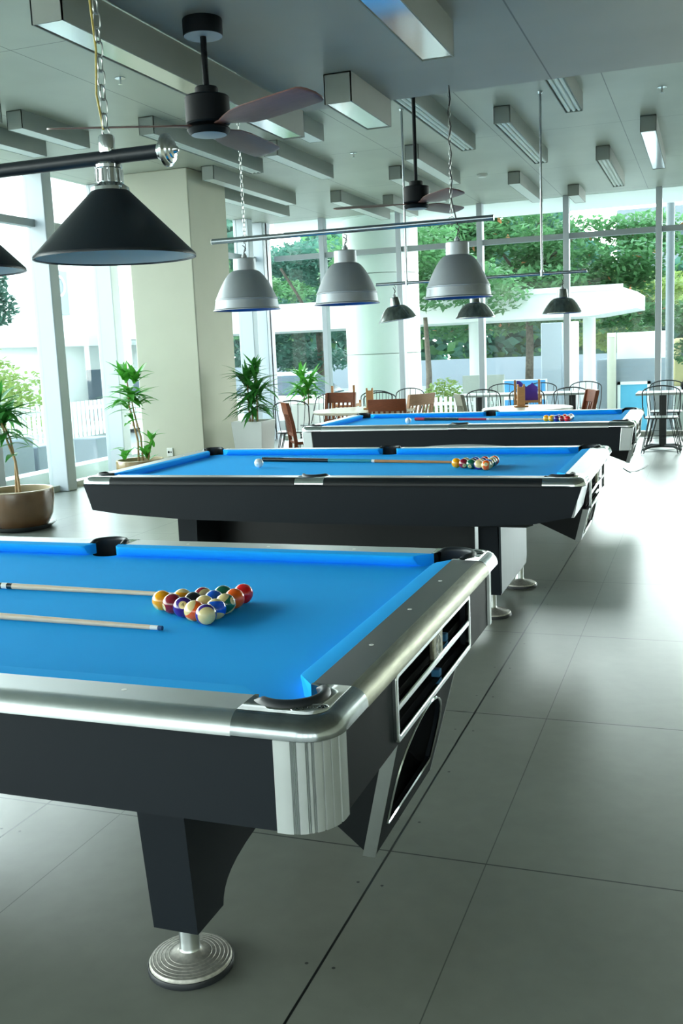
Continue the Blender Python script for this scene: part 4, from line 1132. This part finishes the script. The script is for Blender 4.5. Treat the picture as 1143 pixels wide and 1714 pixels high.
# white shelter
t = thing('white_shelter', 'long white flat-roofed shelter across the driveway', 'shelter', (-5, 22.6, GZ))
MB().prism([(-8.2, 2.47), (-8.2, 3.1), (5.2, 3.1), (5.6, 2.95), (5.6, 2.6), (4.6, 2.47)], -1.5, 1.5, 'y').build('roof', m_wht, t)
MB().box(-8.2, 5.3, -1.55, -1.5, 3.02, 3.14).build('roof_rail', m_wht, t)
for x in (-7.6, 1.6, 4.4): MB().cyl((x, 0, 0), (x, 0, 2.5), .15, n=20).build('post', m_wht, t)
# pale screens and service block to the right
for k, (x0, x1, y, lb) in enumerate([(-1.15, -.72, 18.6, 'tall pale panel left of the white post outside'), (-.62, -.36, 18.2, 'tall white post panel beside the service hut')]):
    o = MB().box(x0, x1, y, y + .25, GZ, 1.82).build('screen_panel', m_wht if k else m_grey, bevel=.02); tag(o, lb, 'panel', 'outdoor screen panels')
t = thing('service_hut', 'pale grey service hut with a sky blue door outside at the right', 'hut', (.66, 19.0, GZ))
MB().box(-.72, .68, 0, 2.2, 0, 1.52).build('wall', m_grey, t)
MB().box(-.34, .60, .2, 2.2, 1.52, 2.06).build('upper_wall', m_wht, t)
d_ = MB().box(-.25, .28, -.03, 0, .0, 1.0).build('door', m_bdoor, t)
MB().box(-.31, -.25, -.05, 0, 0, 1.06).build('door_frame', m_wht, t); MB().box(.28, .34, -.05, 0, 0, 1.06).build('door_frame', m_wht, t); MB().box(-.31, .34, -.05, 0, 1.0, 1.06).build('door_frame', m_wht, t)
MB().cyl((-.42, -.1, 0), (-.42, -.1, 2.0), .09, n=16).build('corner_pipe', m_pillar, t)
MB().box(-.5, -.34, -.2, .0, 1.98, 2.06).build('pipe_cap', m_wht, t)
o = MB().cyl((1.43, 17, GZ), (1.42, 17, 6.5), .075, n=20).build('grey_pole', m_pole); tag(o, 'thick grey pole standing outside at the right', 'pole')
o = MB().box(1.5, 4.5, 18.0, 18.3, GZ, .35).build('kerb_wall', m_gboard); tag(o, 'low grey wall outside right of the pole', 'wall')
# boards by the terrace
o = box('grey_board', m_gboard, (-2.44, -1.62, 17, 17.06, GZ, .85)); tag(o, 'plain grey board standing outside behind the chairs', 'board')
t = thing('blue_board', 'blue and white striped board outside behind the purple high chair', 'board', (-1.15, 16.5, GZ))
box('frame', m_wht, (-.40, .42, .02, .06, 0, 1.26), t)
for z in (.05, .62, .98): box('panel', m_bluep, (-.37, .39, -.0, .02, z, z + (.5 if z < .5 else .26)), t)
def picket(label, p0, p1, z0, z1, n_):
    t = thing('picket_fence', label, 'fence', (p0[0], p0[1], GZ), math.atan2(p1[1] - p0[1], p1[0] - p0[0]), 'white picket fences outside')
    L = math.dist(p0, p1)
    for z in (z0 + .12 - GZ, z1 - .12 - GZ): MB().box(0, L, .0, .03, z - .03, z + .03).build('rail', m_wht, t)
    mb = MB(); st = L / n_
    for k in range(n_): MB().box(k * st, k * st + st * .55, -.02, 0, z0 - GZ, z1 - GZ).build('picket', m_wht, t)
    for k in range(3): MB().box(L / 2 * k - .02, L / 2 * k + .02, .03, .07, 0, z1 - GZ).build('post', m_wht, t)
picket('white picket fence outside the back glazing behind the lit-toned chair', (-2.75, 15.0), (-1.35, 15.0), -.1, .55, 16)
picket('long white picket fence outside the left glazing', (-7.4, 7.6), (-7.4, 13.2), .25, .82, 48)
# hedge, bush, trees
def blob_tree(name, label, cat, x, y, trunk, crowns, lm, rng, n_, ls, group=None, branches=(), blossom=0):
    t = thing(name, label, cat, (x, y, GZ), 0, group)
    if trunk:
        MB().tube([(0, 0, 0), (.05, .02, trunk[1] * .5), (0, 0, trunk[1])], [trunk[0], trunk[0] * .85, trunk[0] * .6], 10).build('trunk', m_bark, t)
    for b in branches: MB().tube(b, [trunk[0] * .5] + [trunk[0] * .3] * (len(b) - 1), 8).build('branch', m_bark, t)
    mb = MB(); tot = sum(c[3] * c[4] * c[5] for c in crowns)
    for cx, cy, cz, rx, ry, rz_ in crowns:
        for k in range(int(n_ * rx * ry * rz_ / tot)):
            while 1:
                v = Vector((rng.uniform(-1, 1), rng.uniform(-1, 1), rng.uniform(-1, 1)))
                if .25 < v.length < 1: break
            p = Vector((cx + v.x * rx, cy + v.y * ry, cz + v.z * rz_))
            u = Vector((rng.gauss(0, 1), rng.gauss(0, 1), rng.gauss(0, .45))).normalized(); w = u.cross(Vector((rng.gauss(0, .4), rng.gauss(0, .4), 1))).normalized()
            a, b = u * ls * rng.uniform(.6, 1.3), w * ls * .55
            mb.add([p - a, p - b * .9 + a * .1, p + a, p + b * .9 + a * .1], [[0, 1, 2, 3]], 1 if rng.random() < blossom else 0)
    mb.build('crown', [lm, m_flow], t)
    return t
rt_ = random.Random(11)
TG = 'trees beyond the glazing'
def layers(cx, cz, w, h, n_, rr, dy=1.6):
    out = []
    for k in range(n_):
        out.append((cx + rr.uniform(-w, w), rr.uniform(-dy, dy), cz + rr.uniform(-h, h), rr.uniform(.8, 1.5), rr.uniform(.8, 1.3), rr.uniform(.28, .5)))
    return out
blob_tree('tree', 'spreading green tree with a dark forked trunk and orange blossom behind the rightmost big lamp', 'tree', -2.9, 27.6, (.13, 3.9), layers(0, 4.1, 3.2, 1.7, 42, rt_), m_t1, rt_, 24000, .12, TG,
          branches=([(0, 0, 3.4), (.6, 0, 4.3), (1.3, .1, 4.8)], [(0, 0, 3.5), (-.7, 0, 4.5), (-1.3, 0, 5.2)], [(0, 0, 3.7), (.1, 0, 4.8), (.5, 0, 5.6)]), blossom=.008)
blob_tree('tree', 'green tree with a thin dark trunk just right of the round column', 'tree', -3.97, 20, (.08, 2.6), layers(0, 3.7, 1.5, .7, 12, rt_, .8), m_t1, rt_, 6500, .095, TG)
blob_tree('tree', 'teal green tree left of the round column behind the centre big lamp', 'tree', -9.6, 27.8, (.16, 3.2), layers(0, 3.4, 1.9, 1.8, 20, rt_), m_t2, rt_, 11000, .12, TG, branches=([(0, 0, 2.4), (.8, 0, 3.5), (1.6, 0, 4.2)], [(0, 0, 2.5), (-.7, 0, 3.8), (-1.2, 0, 4.6)]))
blob_tree('tree', 'dense green tree behind the grey pole at the right', 'tree', 3.0, 29, (.2, 2.0), layers(0, 3.0, 2.2, 1.8, 24, rt_), m_t1, rt_, 13000, .13, TG)
blob_tree('tree', 'bright green round tree above the service hut', 'tree', -.7, 34.5, (.15, 2.0), layers(0, 3.0, 1.7, 1.1, 16, rt_), m_t3, rt_, 9000, .13, TG)
blob_tree('tree', 'small pointed green shrub behind the service hut', 'tree', .62, 21.8, (.04, .8), [(0, 0, 1.75, .22, .22, .45), (0, 0, 2.1, .1, .1, .3)], m_t1, rt_, 900, .05, TG)
o = blob_tree('bush', 'round yellow-green bush right of the round column', 'bush', -3.1, 18.2, None, [(0, 0, .75, .5, .45, .55), (.3, .1, .55, .4, .4, .45), (-.3, 0, .5, .35, .35, .45)], m_t3, rt_, 3000, .05)
hd = thing('hedge', 'tall dense green tree belt across the road behind everything', 'hedge', (0, 48, GZ))
mb = MB()
for k in range(26000):
    x = rt_.uniform(-44, 9); top = 8.2 + 1.2 * sin(x * .45) + .9 * sin(x * 1.1 + 1) - (4.2 if x > -2.4 else 0)
    z = rt_.uniform(.1, 1) * top; y = rt_.uniform(-1.5, 1.5)
    u = Vector((rt_.gauss(0, 1), rt_.gauss(0, .6), rt_.gauss(0, .4))).normalized(); w = u.cross(Vector((rt_.gauss(0, .3), 1, .5))).normalized()
    q = .34 * rt_.uniform(.6, 1.3); p = Vector((x, y, z)); mb.add([p - u * q, p - w * q * .6, p + u * q, p + w * q * .6], [[0, 1, 2, 3]], rt_.choice((0, 0, 1, 2)) )
mb.build('foliage', [m_t2, m_t1, m_t4], hd)
o = box('parapet_wall', m_bldg, (-40, 20, 45.2, 45.6, GZ, .75)); tag(o, 'long low white parapet along the far side of the road', 'wall')
# buildings
t = thing('office_building', 'pale grey office building with dark windows far behind at upper right', 'building', (2.6, 60, GZ))
MB().box(-5.6, 10, 0, 8, 0, 9.3).build('wall', m_bldg, t)
for z in (3.4, 6.0): MB().box(-5.7, 10, -.2, 0, z + 1.9, z + 2.3).build('floor_band', m_wht, t)
for z in (4.2, 7.0):
    for x in (-5.2, -2.9, -.6, 1.7): MB().box(x, x + 1.1, -.08, 0, z, z + 1.1).build('window', m_wdark, t)
t = thing('bus', 'cream bus with a dark window at the right edge outside', 'bus', (2.1, 32, GZ))
MB().box(-1.1, 2.6, 0, 1.8, .3, 1.85).build('body', m_bus, t, bevel=.12); MB().box(-.8, 2.4, -.02, .0, 1.2, 1.65).build('side_window', m_wdark, t)
for x in (-.5, 1.8): MB().cyl((x, -.04, .3), (x, .25, .3), .3, n=20).build('wheel', m_black, t)
# parked cars outside, left of the round column
def car(label, x, y, rz, m_):
    t = thing('parked_car', label, 'car', (x, y, GZ), rz, 'cars parked outside')
    MB().prism([(-2.1, .35), (-2.1, .8), (-1.3, .95), (1.5, .95), (2.1, .75), (2.1, .35)], -.8, .8, 'y').build('body', m_, t, bevel=.08)
    MB().prism([(-1.2, .95), (-.6, 1.42), (.7, 1.42), (1.4, .95)], -.7, .7, 'y').build('cabin', m_wdark, t, bevel=.06)
    MB().prism([(-.62, 1.40), (-.5, 1.47), (.6, 1.47), (.72, 1.40)], -.68, .68, 'y').build('roof', m_, t, bevel=.02)
    for wx in (-1.3, 1.3):
        for wy in (-.78, .62): MB().cyl((wx, wy, .32), (wx, wy + .18, .32), .32, n=20).build('wheel', m_black, t)
car('white car parked outside left of the round column', -7.6, 20, 0, m_wht)
car('silver car parked outside behind the corner of the glazing', -11.5, 21.5, .1, m_bldg)
# left side
o = box('terrace_ledge', m_wht, (-5.55, -5.3, -4, 12.9, GZ, .17)); tag(o, 'low white ledge running outside the left glazing', 'ledge')
o = MB().prism([(-6.9, GZ), (-6.9, .5), (-6.85, .54), (-6.05, .54), (-6.0, .5), (-6.0, GZ)], 7.2, 8.2, 'y').build('utility_box', m_grey, bevel=.02); tag(o, 'big blue-grey utility box outside behind the leftmost plant', 'utility box', 'utility boxes')
o = MB().prism([(-6.7, GZ), (-6.7, .38), (-6.1, .38), (-6.1, GZ)], 8.4, 9.0, 'y').build('utility_box', m_grey, bevel=.02); tag(o, 'smaller grey utility box outside left of the broad mullion', 'utility box', 'utility boxes')
o = MB().prism([(-6.6, GZ), (-6.6, .35), (-6.2, .35), (-6.2, GZ)], 9.9, 10.3, 'y').build('utility_box', m_grey, bevel=.02); tag(o, 'small grey box outside between the plant and the broad mullion', 'utility box', 'utility boxes')
t = thing('caution_sign', 'small yellow folding floor sign outside by the ledge', 'floor sign', (-5.75, 7.75, GZ))
for sg in (1, -1): MB().loft([[(sg * .14, -.1, 0), (sg * .14, .1, 0), (sg * .15, .1, 0), (sg * .15, -.1, 0)], [(sg * .01, -.08, .58), (sg * .01, .08, .58), (sg * .02, .08, .58), (sg * .02, -.08, .58)]]).build('leaf_panel', m_yel, t)
t = thing('white_building', 'overexposed white building with a round sign across the yard at the left', 'building', (-14, 20, GZ))
MB().box(-6, 0, -4.6, 9, 0, 2.4).build('lower_wall', m_wht, t)
MB().box(-6, -.3, -.2, 9, 2.4, 7.5).build('upper_wall', m_wht, t)
MB().box(-.05, .35, -4.8, 9.2, 2.35, 2.95).build('fascia', m_wht, t)
w_ = MB().box(-.32, -.26, 1.9, 2.5, 2.2 - .05, 2.75).build('window', m_wdark, t)
sp_ = MB().box(-.3, -.2, .3, 1.05, 3.2, 4.35).build('sign_board', m_bldg, t)
MB().tube([(-.19, .62 + .26 * cos(a * pi / 16), 3.95 + .26 * sin(a * pi / 16)) for a in range(32)], .035, 8, closed=True).build('sign_ring', m_wht, sp_)
MB().box(.0, .06, 1.3, 2.1, .9, 1.7).build('window', m_wdark, t)
blob_tree('tree', 'dark green tree outside behind the tip of the cut-off black shade', 'tree', -11.4, 13.7, (.13, 2.0), [(0, -.7, 3.2, .6, .7, .5), (.1, .1, 3.5, .6, .7, .5), (0, .7, 3.1, .5, .5, .45), (0, -.2, 2.9, .6, .9, .4), (.1, -1.2, 3.4, .5, .6, .5)], m_t4, rt_, 7000, .075, TG)
blob_tree('bush', 'bright green shrubs outside the left glazing above the fence', 'bush', -9.6, 11.6, None, [(0, -1.6, 1.3, .6, .9, .75), (.1, -.2, 1.5, .6, 1.0, .9), (0, 1.1, 1.2, .5, .7, .7), (0, -2.9, 1.4, .6, .9, .8)], m_t3, rt_, 5000, .075)
blob_tree('tree', 'pale leafy tree outside the left glazing right of the pillar', 'tree', -14.5, 34.5, (.15, 2.8), layers(0, 4.2, 1.6, 1.4, 12, rt_, 1.5), m_t1, rt_, 5000, .11, TG)

# ------------------------------------------------------------------ light
w = bpy.data.worlds.new('overcast_sky'); S.world = w; w.use_nodes = True
nt = w.node_tree; bg = nt.nodes['Background']
tc = nt.nodes.new('ShaderNodeTexCoord'); sp = nt.nodes.new('ShaderNodeSeparateXYZ'); nt.links.new(tc.outputs['Generated'], sp.inputs[0])
rp = nt.nodes.new('ShaderNodeValToRGB'); nt.links.new(sp.outputs[2], rp.inputs[0])   # bright haze near the horizon, deeper sky overhead
el = rp.color_ramp.elements
el[0].position = 0.0; el[0].color = (1.0, 1.0, .97, 1)
el[1].position = 1.0; el[1].color = (.10, .14, .19, 1)
e = el.new(.35); e.color = (.86, .92, .95, 1)
e = el.new(.7); e.color = (.26, .33, .40, 1)
# the sky glows on the side of the veiled sun, beyond the back and left glazing
dt = nt.nodes.new('ShaderNodeVectorMath'); dt.operation = 'DOT_PRODUCT'; nt.links.new(tc.outputs['Generated'], dt.inputs[0]); dt.inputs[1].default_value = (-.5, .866, 0)
mr = nt.nodes.new('ShaderNodeMapRange'); nt.links.new(dt.outputs['Value'], mr.inputs[0])
mr.inputs[1].default_value = -.6; mr.inputs[2].default_value = .35; mr.inputs[3].default_value = .22; mr.inputs[4].default_value = 1.0
mm = nt.nodes.new('ShaderNodeVectorMath'); mm.operation = 'SCALE'; nt.links.new(rp.outputs[0], mm.inputs[0]); nt.links.new(mr.outputs[0], mm.inputs['Scale'])
nt.links.new(mm.outputs[0], bg.inputs[0]); bg.inputs[1].default_value = 1.15
# unseen upper floors above the room, added to shade the outside
struct(box('wall_upper_blocker', mat('upper_blocker', '#8f9698', .8), (XL - .25, 34, YF - .2, YB + .12, ZC + .26, 26)))

# ------------------------------------------------------------------ camera
f, pit, yaw, rol = 1667.4036, .161957125, .353729379, -.0434683895
fw = Vector((-sin(yaw) * cos(pit), cos(yaw) * cos(pit), -sin(pit)))
rt = fw.cross(Vector((0, 0, 1))).normalized(); up = rt.cross(fw)
r2 = rt * cos(rol) + up * sin(rol); u2 = -rt * sin(rol) + up * cos(rol)
cd = bpy.data.cameras.new('camera'); co = bpy.data.objects.new('camera', cd); COL.objects.link(co)
Mc = Matrix((r2, u2, -fw)).transposed().to_4x4(); Mc.translation = CAM
co.matrix_world = Mc
cd.sensor_fit = 'VERTICAL'; cd.sensor_height = 36; cd.lens = f * 36 / 1714
cd.clip_start = .05; cd.clip_end = 300
cd.dof.use_dof = False
S.camera = co
S.view_settings.view_transform = 'Standard'; S.view_settings.look = 'None'; S.view_settings.gamma = 1; S.view_settings.use_curve_mapping = False
S.view_settings.exposure = 3.95
S.cycles.use_denoising = True
S.cycles.max_bounces = 10; S.cycles.diffuse_bounces = 6; S.cycles.glossy_bounces = 5; S.cycles.transparent_max_bounces = 24
S.cycles.sample_clamp_indirect = 6
S.cycles.caustics_reflective = False; S.cycles.caustics_refractive = False
